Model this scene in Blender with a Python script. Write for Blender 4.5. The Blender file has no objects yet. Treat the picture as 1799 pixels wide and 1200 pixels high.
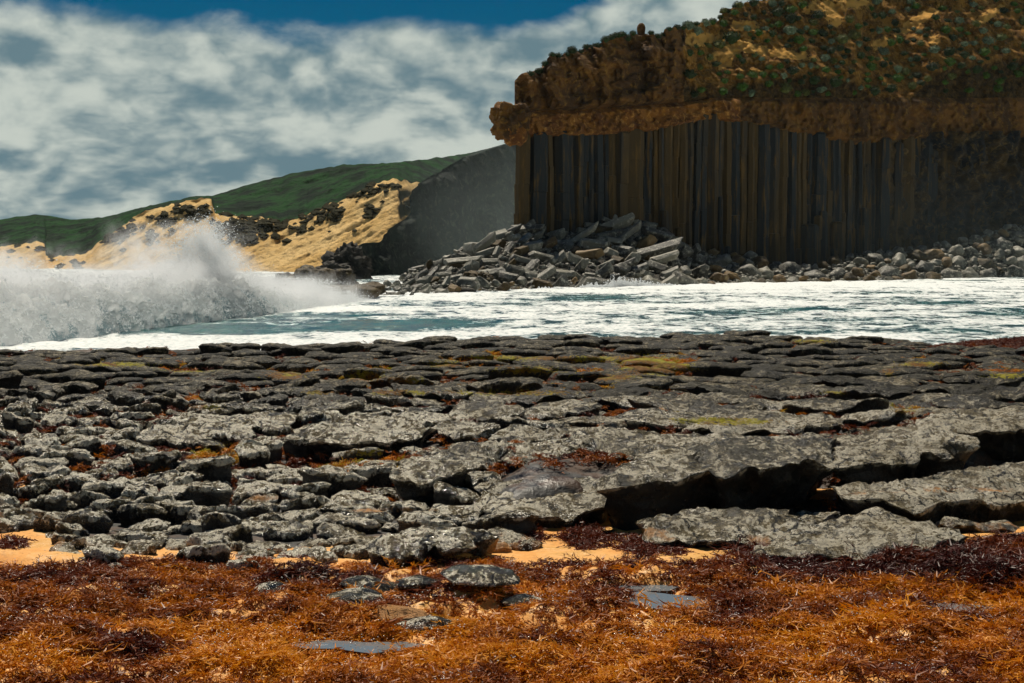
import bpy, math, random
import numpy as np
from mathutils import Vector, Euler, Matrix

# ------------------------------------------------------------------ scene, camera, light
S = bpy.context.scene
COL = S.collection
CAMZ = 3.0
F = 2500.0
PITCH = math.atan(160.0 / 2500.0)
cd = bpy.data.cameras.new('camera')
cam = bpy.data.objects.new('camera', cd)
COL.objects.link(cam)
cam.location = (0, 0, CAMZ)
cam.rotation_euler = (math.pi / 2 - PITCH, 0, 0)
cd.sensor_width = 36
cd.lens = 36 * F / 1799
cd.clip_start = 0.1
cd.clip_end = 20000
S.camera = cam
S.render.resolution_x, S.render.resolution_y = 1024, 683
S.view_settings.view_transform = 'Standard'
S.view_settings.look = 'None'
S.view_settings.exposure = 0.0
S.view_settings.gamma = 1.0
S.view_settings.use_curve_mapping = False
S.render.engine = 'CYCLES'
S.cycles.max_bounces = 6
S.cycles.diffuse_bounces = 3
S.cycles.glossy_bounces = 3
S.cycles.transmission_bounces = 4
S.cycles.volume_bounces = 3
S.cycles.transparent_max_bounces = 12
S.cycles.volume_step_rate = 1.5
S.cycles.volume_max_steps = 128
S.cycles.use_denoising = True

SUN_EL, SUN_AZ = math.radians(61), math.radians(-20)     # azimuth from +Y (view), negative = left
sd = Vector((math.sin(SUN_AZ) * math.cos(SUN_EL), math.cos(SUN_AZ) * math.cos(SUN_EL), math.sin(SUN_EL)))
sl = bpy.data.lights.new('sun', 'SUN')
sl.energy = 5.0
sl.angle = math.radians(0.5)
sl.color = (1.0, 0.91, 0.75)
so = bpy.data.objects.new('sun', sl)
COL.objects.link(so)
so.rotation_euler = sd.to_track_quat('Z', 'Y').to_euler()


class G:
    """small helper around a node tree"""
    def __init__(self, nt):
        self.nt = nt

    def n(self, t, out=0, props=None, **ins):
        nd = self.nt.nodes.new(t)
        if props:
            for k, v in props.items():
                setattr(nd, k, v)
        for k, v in ins.items():
            key = int(k[1:]) if (k[0] == 'i' and k[1:].isdigit()) else k.replace('_', ' ')
            s = nd.inputs[key]
            if isinstance(v, bpy.types.NodeSocket):
                self.nt.links.new(v, s)
            else:
                s.default_value = v
        return nd.outputs[out]

    def m(self, op, a, b=0.0, c=0.0, clamp=False):
        return self.n('ShaderNodeMath', props={'operation': op, 'use_clamp': clamp}, i0=a, i1=b, i2=c)

    def vm(self, op, a, b=(0, 0, 0), out=0):
        return self.n('ShaderNodeVectorMath', out, props={'operation': op}, i0=a, i1=b)

    def noise(self, vec, scale, detail=4, rough=0.55, dist=0.0, out=0):
        return self.n('ShaderNodeTexNoise', out, Vector=vec, Scale=scale, Detail=detail, Roughness=rough, Distortion=dist)

    def step(self, v, a, b, x=0.0, y=1.0):
        return self.n('ShaderNodeMapRange', props={'interpolation_type': 'SMOOTHSTEP'}, i0=v, i1=a, i2=b, i3=x, i4=y)

    def mix(self, f, a, b, mode='MIX'):
        nd = self.nt.nodes.new('ShaderNodeMix')
        nd.data_type = 'RGBA'
        nd.blend_type = mode
        for s, v in ((nd.inputs[0], f), (nd.inputs[6], a), (nd.inputs[7], b)):
            if isinstance(v, bpy.types.NodeSocket):
                self.nt.links.new(v, s)
            else:
                s.default_value = v if not isinstance(v, tuple) or len(v) == 4 else (*v, 1)
        return nd.outputs[2]

    def attr(self, name, typ='GEOMETRY'):
        return self.n('ShaderNodeAttribute', 2, props={'attribute_name': name, 'attribute_type': typ})

    def bump(self, h, dist, strength=1.0, normal=None):
        kw = dict(Height=h, Distance=dist, Strength=strength)
        if normal is not None:
            kw['Normal'] = normal
        return self.n('ShaderNodeBump', **kw)


# world: Nishita daylight with a broken stratocumulus deck low over the sea
W = bpy.data.worlds.new('World')
S.world = W
W.use_nodes = True
wt = W.node_tree
for nd in list(wt.nodes):
    wt.nodes.remove(nd)
g = G(wt)
sky = wt.nodes.new('ShaderNodeTexSky')
sky.sky_type = 'NISHITA'
sky.sun_disc = False
sky.sun_elevation = SUN_EL
sky.sun_rotation = SUN_AZ
sky.air_density = 1.0
sky.dust_density = 0.3
sky.ozone_density = 3.0
dirv = g.n('ShaderNodeTexCoord', 0)
sep = wt.nodes.new('ShaderNodeSeparateXYZ')
wt.links.new(dirv, sep.inputs[0])
dx, dy, dz = sep.outputs
# vertical stretch eases off overhead so the puffs keep their shape all over the dome
zz = g.m('DIVIDE', g.m('MAXIMUM', dz, -0.02), g.m('ADD', g.m('MAXIMUM', dz, 0.0), 0.35))


def billow(z):
    c = g.n('ShaderNodeCombineXYZ', X=dx, Y=dy, Z=z)
    a = g.noise(g.vm('MULTIPLY', c, (1.0, 1.0, 1.0)), 5.2, 7, 0.52, 0.15)
    v = g.m('ABSOLUTE', g.m('SUBTRACT', g.noise(c, 15.0, 4, 0.5, 0.2), 0.5))
    return g.m('ADD', a, g.m('MULTIPLY', v, 0.75))


big = billow(zz)
big2 = billow(g.m('ADD', zz, 0.030))
fine = g.noise(g.n('ShaderNodeCombineXYZ', X=dx, Y=dy, Z=g.m('MULTIPLY', zz, 2.2)), 14.0, 6, 0.6, 0.3)
relief = g.m('SUBTRACT', big, big2)
sh = g.m('ADD', g.m('MULTIPLY', relief, 4.5), g.m('MULTIPLY', g.m('SUBTRACT', fine, 0.5), 0.9))
sh = g.m('ADD', sh, g.m('MULTIPLY', g.m('SUBTRACT', big, 0.56), 1.2))
band = g.m('MULTIPLY', g.step(dz, 0.085, 0.02), g.m('ADD', 0.10, g.m('MULTIPLY', g.m('SUBTRACT', fine, 0.5), 0.6)))
sh = g.m('SUBTRACT', sh, band)
sh = g.step(g.m('ADD', sh, 0.62), -0.20, 1.20)
cloudcol = g.mix(sh, (0.16, 0.265, 0.31), (0.68, 0.74, 0.67))
# deck thins upward; ragged upper edge, clear blue above with a few loose puffs
edge = g.noise(g.n('ShaderNodeCombineXYZ', X=dx, Y=dy, Z=g.m('MULTIPLY', dz, 2.0)), 6.5, 7, 0.55, 0.3)
cut = g.m('ADD', 0.158, g.m('MULTIPLY', g.m('MAXIMUM', dx, 0.0), 0.35))
cut = g.m('ADD', cut, g.m('MULTIPLY', g.m('SUBTRACT', edge, 0.5), 0.085))
deck = g.step(g.m('SUBTRACT', cut, dz), -0.004, 0.013)
holes = g.step(g.m('ADD', big, g.m('MULTIPLY', fine, 0.25)), 0.26, 0.38)
holes = g.m('MAXIMUM', holes, g.step(dz, 0.09, 0.04))
loose = g.m('MULTIPLY', g.step(g.m('ADD', big, g.m('MULTIPLY', fine, 0.3)), 0.86, 0.98), 0.7)
cover = g.m('MAXIMUM', g.m('MULTIPLY', deck, holes), loose)
skyc = g.n('ShaderNodeHueSaturation', Saturation=2.1, Value=0.50, Color=sky.outputs[0], Hue=0.497)
bg1 = g.n('ShaderNodeBackground', Color=skyc, Strength=0.05)
bg2 = g.n('ShaderNodeBackground', Color=cloudcol, Strength=0.80)
mixw = wt.nodes.new('ShaderNodeMixShader')
wt.links.new(cover, mixw.inputs[0])
wt.links.new(bg1, mixw.inputs[1])
wt.links.new(bg2, mixw.inputs[2])
wo = wt.nodes.new('ShaderNodeOutputWorld')
wt.links.new(mixw.outputs[0], wo.inputs[0])

# ------------------------------------------------------------------ helpers
rng = np.random.default_rng(11)
random.seed(5)
_perm = np.random.default_rng(3).permutation(256)
_perm = np.concatenate([_perm, _perm, _perm])
_gr = np.random.default_rng(4).normal(size=(256, 3))
_gr /= np.linalg.norm(_gr, axis=1)[:, None]


def perlin(x, y, z):
    x, y, z = np.broadcast_arrays(np.asarray(x, float), np.asarray(y, float), np.asarray(z, float))
    xi, yi, zi = np.floor(x).astype(int), np.floor(y).astype(int), np.floor(z).astype(int)
    xf, yf, zf = x - xi, y - yi, z - zi
    xi &= 255; yi &= 255; zi &= 255
    u, v, w = (t * t * t * (t * (t * 6 - 15) + 10) for t in (xf, yf, zf))
    r = 0
    for a in (0, 1):
        for b in (0, 1):
            for c in (0, 1):
                h = _perm[_perm[_perm[xi + a] + yi + b] + zi + c]
                gg = _gr[h]
                d = gg[..., 0] * (xf - a) + gg[..., 1] * (yf - b) + gg[..., 2] * (zf - c)
                r = r + d * (u if a else 1 - u) * (v if b else 1 - v) * (w if c else 1 - w)
    return r * 1.6


def fbm(x, y, z=0.0, o=4, s=1.0, gain=0.5):
    r, a = 0, 1.0
    for i in range(o):
        k = s * 2 ** i
        r = r + a * perlin(np.asarray(x) * k + i * 17.3, np.asarray(y) * k + i * 9.1, np.asarray(z) * k + i * 4.7)
        a *= gain
    return r


def ridged(x, y, z=0.0, o=4, s=1.0):
    r, a = 0, 1.0
    for i in range(o):
        k = s * 2 ** i
        r = r + a * (0.5 - np.abs(perlin(np.asarray(x) * k + i * 7.3, np.asarray(y) * k + i * 5.1, np.asarray(z) * k + 3.1)))
        a *= 0.5
    return r


def sstep(x, a, b):
    t = np.clip((np.asarray(x, float) - a) / (b - a), 0, 1)
    return t * t * (3 - 2 * t)


_c, _s = math.cos(PITCH), math.sin(PITCH)


def P(px, py, depth):
    """world point on the photograph's ray px,py at distance depth along +Y (arrays ok)"""
    u = (np.asarray(px, float) - 899.5) / F
    v = -(np.asarray(py, float) - 600) / F
    k = depth / (_c + v * _s)
    return np.stack(np.broadcast_arrays(u * k, depth + 0 * k, CAMZ + (v * _c - _s) * k), -1)


def on_plane(px, py, z):
    v = -(np.asarray(py, float) - 600) / F
    k = (z - CAMZ) / (v * _c - _s)
    return P(px, py, k * (_c + v * _s))


def proj(x, y, z):
    """world -> photograph pixels, used to lay out zones when planning"""
    dzv = z - CAMZ
    f = y * _c - dzv * _s
    up = y * _s + dzv * _c
    return 899.5 + F * x / f, 600 - F * up / f


def mesh(name, V, Fa, mat=None, parent=None, smooth=True, attrs=None, link=True):
    """V (n,3); Fa: (m,4)/(m,3) array or list of lists"""
    me = bpy.data.meshes.new(name)
    V = np.asarray(V, dtype=np.float32).reshape(-1, 3)
    if isinstance(Fa, np.ndarray):
        m, k = Fa.shape
        me.vertices.add(len(V)); me.vertices.foreach_set('co', V.ravel())
        me.loops.add(m * k); me.loops.foreach_set('vertex_index', Fa.astype(np.int32).ravel())
        me.polygons.add(m); me.polygons.foreach_set('loop_start', np.arange(0, m * k, k, dtype=np.int32))
        me.polygons.foreach_set('loop_total', np.full(m, k, dtype=np.int32))
    else:
        me.from_pydata(V.tolist(), [], Fa)
    me.update(calc_edges=True)
    me.polygons.foreach_set('use_smooth', np.full(len(me.polygons), bool(smooth)))
    if attrs:
        for an, av in attrs.items():
            a = me.attributes.new(an, 'FLOAT', 'POINT')
            a.data.foreach_set('value', np.asarray(av, dtype=np.float32).ravel())
    if mat:
        me.materials.append(mat)
    if not link:
        return me
    o = bpy.data.objects.new(name, me)
    COL.objects.link(o)
    if parent:
        o.parent = parent
    return o


def gridf(r, c, wrap=False):
    i = np.arange(r - 1)[:, None]
    j = np.arange(c if wrap else c - 1)[None, :]
    jn = (j + 1) % c
    return np.stack([i * c + j + 0 * jn, i * c + jn, (i + 1) * c + jn, (i + 1) * c + j + 0 * jn], -1).reshape(-1, 4)


def tag(o, label=None, cat=None, group=None, kind=None):
    for k, v in (('label', label), ('category', cat), ('group', group), ('kind', kind)):
        if v:
            o[k] = v
    return o


def interp(px, pts):
    a = np.array(pts, float)
    return np.interp(px, a[:, 0], a[:, 1])


def newmat(name):
    m = bpy.data.materials.new(name)
    m.use_nodes = True
    nt = m.node_tree
    bs = nt.nodes['Principled BSDF']
    g = G(nt)
    pos = g.n('ShaderNodeNewGeometry', 0)
    return m, g, bs, pos, nt


def hook(nt, bs, **kw):
    for k, v in kw.items():
        s = bs.inputs[k.replace('_', ' ')]
        if isinstance(v, bpy.types.NodeSocket):
            nt.links.new(v, s)
        else:
            s.default_value = v if not (isinstance(v, tuple) and len(v) == 3) else (*v, 1)


# ------------------------------------------------------------------ materials
def m_shelf():
    m, g, bs, pos, nt = newmat('shelf_basalt')
    n1 = g.noise(pos, 1.1, 5, 0.6)
    n2 = g.noise(pos, 9.0, 6, 0.65)
    n3 = g.noise(pos, 34.0, 5, 0.75)
    pale = g.attr('pale')
    wetz = g.attr('wet')
    base = g.mix(g.step(n1, 0.35, 0.65), (0.012, 0.010, 0.004), (0.048, 0.039, 0.012))
    base = g.mix(g.step(g.m('ADD', n2, g.m('MULTIPLY', g.m('SUBTRACT', pale, 0.5), 0.5)), 0.42, 0.60), base, (0.20, 0.150, 0.062))
    sp_ = g.m('ADD', g.m('MULTIPLY', n3, 0.75), g.m('ADD', g.m('MULTIPLY', g.m('SUBTRACT', pale, 0.5), 0.22), g.m('MULTIPLY', g.m('SUBTRACT', n2, 0.5), 1.1)))
    lit_crust = g.m('MULTIPLY', g.step(sp_, 0.42, 0.455), g.m('ADD', 0.10, g.m('MULTIPLY', wetz, 0.90)))
    base = g.mix(lit_crust, base, (0.92, 0.84, 0.66))  # pale crust speckle, with wet glints painted into its colour as well
    base = g.mix(g.m('MULTIPLY', g.step(n3, 0.47, 0.37), 0.9), base, (0.014, 0.012, 0.008))
    wp = g.vm('ADD', pos, g.vm('MULTIPLY', g.vm('SUBTRACT', g.noise(pos, 3.5, 4, 0.6, 0.0, 1), (0.5, 0.5, 0.5)), (0.35, 0.35, 0.35)))
    ce = g.n('ShaderNodeTexVoronoi', 0, props={'feature': 'DISTANCE_TO_EDGE'}, Vector=g.vm('MULTIPLY', wp, (1.0, 2.0, 0.3)), Scale=2.6)
    crack = g.m('MULTIPLY', g.step(ce, 0.035, 0.008), g.step(n1, 0.42, 0.52))
    base = g.mix(crack, base, (0.008, 0.007, 0.005))
    side = g.mix(g.step(n2, 0.45, 0.65), (0.014, 0.012, 0.009), (0.050, 0.036, 0.018))  # near-black slab sides: the shade on their fronts is put into the colour
    base = g.mix(g.step(g.m('ADD', g.attr('lit_crust'), g.m('MULTIPLY', g.m('SUBTRACT', n2, 0.5), 0.9)), 0.30, 0.55), side, base)
    al = g.attr('algae')
    an = g.noise(pos, 22.0, 6, 0.75)
    am = g.step(g.m('ADD', al, g.m('MULTIPLY', g.m('SUBTRACT', an, 0.5), 2.6)), 0.62, 0.80)
    ac = g.mix(g.step(g.noise(pos, 2.3, 3), 0.4, 0.6), (0.26, 0.11, 0.008), (0.46, 0.40, 0.015))
    base = g.mix(am, base, ac)
    sa = g.attr('sandy')
    sm = g.step(g.m('ADD', sa, g.m('MULTIPLY', g.m('SUBTRACT', g.noise(pos, 6.0, 5, 0.6), 0.5), 1.3)), 0.5, 0.75)
    base = g.mix(sm, base, (0.60, 0.27, 0.06))
    wet = g.m('MULTIPLY', g.step(g.noise(pos, 3.0, 4), 0.34, 0.50), g.attr('wet'))
    ro = g.n('ShaderNodeMapRange', i0=wet, i1=0.0, i2=1.0, i3=0.60, i4=0.14)
    ro = g.m('MAXIMUM', ro, g.m('MULTIPLY', g.m('MAXIMUM', am, sm), 0.8))
    b = g.bump(n3, 0.05, 1.0, g.bump(n2, 0.14, 1.0, g.bump(g.m('MULTIPLY', crack, -1.0), 0.05, 1.0, g.bump(g.noise(g.vm('MULTIPLY', pos, (1, 1, 5)), 4.0, 5), 0.08, 0.6))))
    ro = g.m('MAXIMUM', ro, g.m('MULTIPLY', lit_crust, 0.26))
    spl = g.n('ShaderNodeMapRange', i0=wet, i1=0.0, i2=1.0, i3=0.35, i4=1.0)
    hook(nt, bs, Base_Color=base, Roughness=ro, Normal=b, Specular_IOR_Level=spl)
    return m


def m_ground():
    m, g, bs, pos, nt = newmat('ground_sand_and_rock')
    n1 = g.noise(pos, 2.0, 5, 0.6)
    n2 = g.noise(pos, 30.0, 4, 0.6)
    sand = g.mix(g.step(n1, 0.35, 0.65), (0.66, 0.28, 0.045), (0.78, 0.42, 0.11))
    sand = g.mix(g.m('MULTIPLY', g.step(n2, 0.5, 0.75), 0.5), sand, (0.28, 0.13, 0.04))
    rock = g.mix(g.step(g.noise(pos, 5.0, 5), 0.45, 0.6), (0.012, 0.011, 0.010), (0.05, 0.022, 0.008))
    al = g.m('MULTIPLY', g.attr('algae'), g.step(g.noise(pos, 5.0, 5, 0.7), 0.40, 0.52))
    rock = g.mix(al, rock, g.mix(g.step(n1, 0.4, 0.6), (0.30, 0.10, 0.01), (0.48, 0.38, 0.015)))
    s = g.attr('sand')
    sm = g.step(g.m('ADD', s, g.m('MULTIPLY', g.m('SUBTRACT', g.noise(pos, 5.0, 6, 0.7), 0.5), 0.6)), 0.45, 0.6)
    col = g.mix(sm, rock, sand)
    ro = g.n('ShaderNodeMapRange', i0=g.step(n1, 0.45, 0.6), i1=0.0, i2=1.0, i3=0.75, i4=0.35)
    hook(nt, bs, Base_Color=col, Roughness=ro, Normal=g.bump(n2, 0.01, 0.8, g.bump(g.noise(pos, 8.0, 5), 0.03, 0.8)))
    return m


def m_rock(name, c1, c2, c3, sc=1.0, rough=0.7, bump=0.3, rand=0.0, streak=None):
    m, g, bs, pos, nt = newmat(name)
    pv = g.vm('MULTIPLY', pos, streak) if streak else pos
    n1 = g.noise(pv, 0.35 * sc, 5, 0.6)
    n2 = g.noise(pv, 1.8 * sc, 6, 0.65)
    n3 = g.noise(pos, 7.0 * sc, 5, 0.7)
    if rand:
        r = g.n('ShaderNodeObjectInfo', 5)
        n1 = g.m('ADD', n1, g.m('MULTIPLY', g.m('SUBTRACT', r, 0.5), rand))
    col = g.mix(g.step(n1, 0.38, 0.62), c1, c2)
    col = g.mix(g.step(n2, 0.50, 0.68), col, c3)
    col = g.mix(g.m('MULTIPLY', g.step(n3, 0.45, 0.32), 0.6), col, tuple(0.3 * x for x in c1))
    hook(nt, bs, Base_Color=col, Roughness=rough,
         Normal=g.bump(n3, bump * 0.35, 0.9, g.bump(n2, bump, 0.9)), Specular_IOR_Level=0.35)
    return m


def m_water():
    m, g, bs, pos, nt = newmat('sea_water')
    f = g.attr('foam')
    a = g.noise(g.vm('MULTIPLY', pos, (1, 0.8, 1)), 0.9, 8, 0.68, 0.6)
    b = g.noise(pos, 5.0, 5, 0.65, 0.4)
    v = g.m('ADD', f, g.m('ADD', g.m('MULTIPLY', g.m('SUBTRACT', a, 0.5), 1.9), g.m('MULTIPLY', g.m('SUBTRACT', b, 0.5), 0.8)))
    fm = g.step(v, 0.28, 0.68)
    wc = g.mix(g.step(a, 0.4, 0.6), (0.002, 0.070, 0.095), (0.01, 0.15, 0.15))
    foam = g.mix(g.step(b, 0.35, 0.6), (0.62, 0.70, 0.70), (0.92, 0.93, 0.92))
    col = g.mix(fm, wc, foam)
    ro = g.n('ShaderNodeMapRange', i0=fm, i1=0.0, i2=1.0, i3=0.12, i4=0.75)
    hook(nt, bs, Base_Color=col, Roughness=ro, Normal=g.bump(v, 0.10, 0.8, g.bump(b, 0.05, 0.8)), Specular_IOR_Level=0.4)
    return m


def m_foam():
    m, g, bs, pos, nt = newmat('wave_foam')
    a = g.noise(pos, 1.3, 7, 0.65, 0.3)
    b = g.noise(pos, 7.0, 6, 0.7, 0.5)
    k = g.m('ADD', g.attr('foam'), g.m('ADD', g.m('MULTIPLY', g.m('SUBTRACT', a, 0.5), 1.6), g.m('MULTIPLY', g.m('SUBTRACT', b, 0.5), 1.2)))
    fm = g.step(k, 0.15, 0.5)
    col = g.mix(fm, (0.50, 0.62, 0.66), (0.97, 0.98, 0.98))
    hook(nt, bs, Base_Color=col, Roughness=0.7, Normal=g.bump(b, 0.10, 0.8, g.bump(a, 0.3, 0.8)))
    tr = g.n('ShaderNodeBsdfTranslucent', Color=col)
    mx = nt.nodes.new('ShaderNodeMixShader')
    mx.inputs[0].default_value = 0.9
    nt.links.new(bs.outputs[0], mx.inputs[1]); nt.links.new(tr, mx.inputs[2])
    nt.links.new(mx.outputs[0], nt.nodes['Material Output'].inputs[0])
    return m


def m_dune():
    m, g, bs, pos, nt = newmat('sand_scarp_and_grass')
    v = g.attr('veg')
    n1 = g.noise(pos, 0.12, 6, 0.65)
    n2 = g.noise(pos, 0.9, 6, 0.7)
    sand = g.mix(g.step(n1, 0.35, 0.65), (0.66, 0.42, 0.15), (0.80, 0.56, 0.25))
    sand = g.mix(g.m('MULTIPLY', g.step(n2, 0.52, 0.66), 0.6), sand, (0.22, 0.13, 0.055))
    gr = g.mix(g.step(g.noise(pos, 0.16, 5, 0.6), 0.38, 0.62), (0.003, 0.014, 0.006), (0.010, 0.062, 0.010))
    gr = g.mix(g.m('MULTIPLY', g.step(n2, 0.5, 0.62), 0.75), gr, (0.004, 0.007, 0.004))
    edge = g.step(g.m('ADD', v, g.m('MULTIPLY', g.m('SUBTRACT', n2, 0.5), 0.5)), 0.42, 0.56)
    rim = g.m('MULTIPLY', g.step(v, 0.45, 0.55), g.step(v, 0.98, 0.6))
    gr = g.mix(g.m('MULTIPLY', rim, 0.8), gr, (0.045, 0.032, 0.020))
    hook(nt, bs, Base_Color=g.mix(edge, sand, gr), Roughness=0.9,
         Normal=g.bump(n2, 0.9, 0.9, g.bump(g.noise(pos, 0.35, 5), 1.6, 0.8)), Specular_IOR_Level=0.1)
    return m


def m_slope():
    m, g, bs, pos, nt = newmat('cliff_top_soil')
    s = g.attr('sand')
    n1 = g.noise(pos, 0.5, 6, 0.65)
    n2 = g.noise(pos, 2.2, 6, 0.7)
    soil = g.mix(g.step(n1, 0.38, 0.62), (0.15, 0.060, 0.007), (0.36, 0.165, 0.020))
    soil = g.mix(g.step(n2, 0.50, 0.62), soil, (0.42, 0.22, 0.05))
    soil = g.mix(g.m('MULTIPLY', g.step(n2, 0.45, 0.36), 0.85), soil, (0.030, 0.028, 0.010))
    rk = g.mix(g.step(n2, 0.42, 0.62), (0.035, 0.019, 0.005), (0.12, 0.065, 0.014))
    soil = g.mix(g.attr('rock'), soil, rk)
    sm = g.step(g.m('ADD', s, g.m('MULTIPLY', g.m('SUBTRACT', n2, 0.5), 0.9)), 0.40, 0.52)
    col = g.mix(sm, soil, (0.72, 0.38, 0.085))
    hook(nt, bs, Base_Color=col, Roughness=0.9, Specular_IOR_Level=0.15,
         Normal=g.bump(g.noise(pos, 6.0, 5, 0.7), 0.12, 0.9, g.bump(n2, 0.4, 0.9)))
    return m


def m_weed():
    m, g, bs, pos, nt = newmat('seaweed_frond')
    t = g.attr('tint', 'INSTANCER')
    c = g.n('ShaderNodeValToRGB', 0, Fac=t)
    cr = c.node.color_ramp
    cr.elements[0].position = 0.0; cr.elements[0].color = (0.055, 0.008, 0.004, 1)
    cr.elements[1].position = 1.0; cr.elements[1].color = (0.42, 0.38, 0.02, 1)
    for p_, q in ((0.25, (0.15, 0.026, 0.004, 1)), (0.5, (0.32, 0.085, 0.004, 1)), (0.75, (0.68, 0.25, 0.008, 1))):
        e = cr.elements.new(p_); e.color = q
    hook(nt, bs, Base_Color=c, Roughness=0.45, Specular_IOR_Level=0.3)
    tr = g.n('ShaderNodeBsdfTranslucent', Color=c)
    mx = nt.nodes.new('ShaderNodeMixShader')
    mx.inputs[0].default_value = 0.25
    nt.links.new(bs.outputs[0], mx.inputs[1]); nt.links.new(tr, mx.inputs[2])
    nt.links.new(mx.outputs[0], nt.nodes['Material Output'].inputs[0])
    return m


def m_bush():
    m, g, bs, pos, nt = newmat('cushion_bush_leaves')
    r = g.n('ShaderNodeSeparateColor', 0, Color=g.n('ShaderNodeObjectInfo', 1))
    c = g.n('ShaderNodeValToRGB', 0, Fac=r)
    cr = c.node.color_ramp
    cr.elements[0].position = 0.0; cr.elements[0].color = (0.025, 0.04, 0.012, 1)
    cr.elements[1].position = 1.0; cr.elements[1].color = (0.17, 0.23, 0.15, 1)
    for p_, q in ((0.3, (0.06, 0.15, 0.012, 1)), (0.6, (0.12, 0.13, 0.02, 1)), (0.8, (0.17, 0.27, 0.13, 1))):
        e = cr.elements.new(p_); e.color = q
    col = g.mix(g.step(g.noise(pos, 5.0, 3), 0.4, 0.62), g.mix(1.0, c, (0.55, 0.5, 0.4), 'MULTIPLY'), c)
    hook(nt, bs, Base_Color=col, Roughness=0.75, Specular_IOR_Level=0.2)
    return m


def m_flat(name, col, rough=0.6, spec=0.5):
    m, g, bs, pos, nt = newmat(name)
    n = g.noise(pos, 6.0, 4)
    hook(nt, bs, Base_Color=g.mix(g.step(n, 0.35, 0.65), tuple(0.8 * x for x in col), tuple(min(1, 1.1 * x) for x in col)),
         Roughness=rough, Specular_IOR_Level=spec)
    return m


def m_pool():
    m, g, bs, pos, nt = newmat('tide_pool_water')
    hook(nt, bs, Base_Color=(0.16, 0.185, 0.20), Roughness=0.03, Specular_IOR_Level=0.9,
         Normal=g.bump(g.noise(pos, 9.0, 3), 0.002, 0.5))
    return m


MSHELF, MGROUND, MWATER, MFOAM, MDUNE, MSLOPE, MWEED, MBUSH = \
    m_shelf(), m_ground(), m_water(), m_foam(), m_dune(), m_slope(), m_weed(), m_bush()
MPOOL = m_pool()
MCOLUMN = m_rock('column_basalt', (0.012, 0.017, 0.019), (0.062, 0.035, 0.005), (0.13, 0.068, 0.008), 1.3, 0.75, 0.10, 0.55, (1, 1, 0.12))
MFACE = m_rock('dark_cliff_rock', (0.014, 0.018, 0.022), (0.085, 0.048, 0.010), (0.19, 0.12, 0.035), 0.7, 0.85, 0.6)
MCRAG = m_rock('brown_crag_rock', (0.075, 0.030, 0.003), (0.20, 0.080, 0.006), (0.30, 0.15, 0.016), 0.8, 0.85, 0.5)
MSCORIA = m_rock('rusty_scoria', (0.16, 0.050, 0.005), (0.34, 0.13, 0.012), (0.62, 0.30, 0.06), 1.2, 0.9, 0.4)
MHILL = m_rock('scrub_on_dark_hill', (0.005, 0.012, 0.012), (0.022, 0.044, 0.034), (0.085, 0.105, 0.075), 0.6, 0.95, 1.0)
MBOULDER = m_rock('boulder_basalt', (0.060, 0.058, 0.048), (0.19, 0.18, 0.14), (0.42, 0.40, 0.32), 1.6, 0.5, 0.10, 0.5)
MBOULDER_RUST = m_rock('boulder_rust', (0.10, 0.06, 0.022), (0.19, 0.12, 0.045), (0.26, 0.19, 0.09), 1.6, 0.6, 0.12, 0.4)
MMOSS = m_rock('boulder_weedy', (0.030, 0.020, 0.006), (0.085, 0.050, 0.010), (0.12, 0.085, 0.018), 1.6, 0.6, 0.2)
MRUBBLE = m_rock('dark_rubble', (0.018, 0.017, 0.014), (0.04, 0.036, 0.028), (0.08, 0.07, 0.05), 1.2, 0.8, 0.3)

# ------------------------------------------------------------------ sea
def shore(px):
    return interp(px, [(-400, 60), (0, 70), (575, 84), (700, 95), (900, 108), (1080, 119), (1300, 130), (1500, 140), (1799, 161), (2400, 200)])


def build_sea():
    r, c = 520, 620
    y = np.concatenate([np.geomspace(24, 230, r - 40), np.geomspace(235, 9000, 40)])
    u = np.linspace(-0.85, 0.85, c)
    Y, U = np.meshgrid(y, u, indexing='ij')
    X = U * Y
    amp = 0.20 * sstep(Y, 20, 60) * (1 - 0.8 * sstep(Y, 150, 400))
    z = amp * (fbm(X * 0.30, Y * 0.42, 0, 4) * 0.5 + 0.30 * ridged(X * 0.5, Y * 0.9, 2.0, 4)) - 0.03
    px, py = proj(X, Y, 0 * X)
    foam = 0.54 + 0.35 * fbm(X * 0.10, Y * 0.16, 5.0, 3)
    # deeper teal reaches between the foam lines
    def blob(cx, cy, rx, ry, a):
        return a * np.exp(-((px - cx) / rx) ** 2 - ((py - cy) / ry) ** 2)
    foam -= blob(420, 578, 260, 7, 0.75) + blob(700, 569, 190, 7, 0.6) + blob(1150, 553, 200, 6, .28) + blob(560, 556, 120, 4, 0.45) + blob(1700, 578, 120, 8, 0.3)
    foam += blob(500, 606, 520, 9, 0.7) + blob(600, 543, 260, 5, 0.35) + blob(1250, 500, 420, 9, 0.5) + blob(900, 582, 200, 5, .3)
    foam = np.where(Y > 250, 0.25, foam)
    z += 0.10 * np.clip(foam - 0.4, 0, .5) * fbm(X * 1.5, Y * 1.5, 1.0, 3) * sstep(Y, 400, 150)
    o = mesh('sea', np.stack([X, Y, z], -1), gridf(r, c), MWATER, attrs={'foam': foam})
    tag(o, kind='structure')


build_sea()


# breaking wave on the left: a rolled bank of whitewater, then airborne spray
WA = np.array([-26.0, 10.0]); WB = np.array([-10.2, 83.0])
WDIR = (WB - WA) / np.linalg.norm(WB - WA)
WLEN = np.linalg.norm(WB - WA)
WN = np.array([-WDIR[1], WDIR[0]])      # away from the shelf (to the left)


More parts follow.
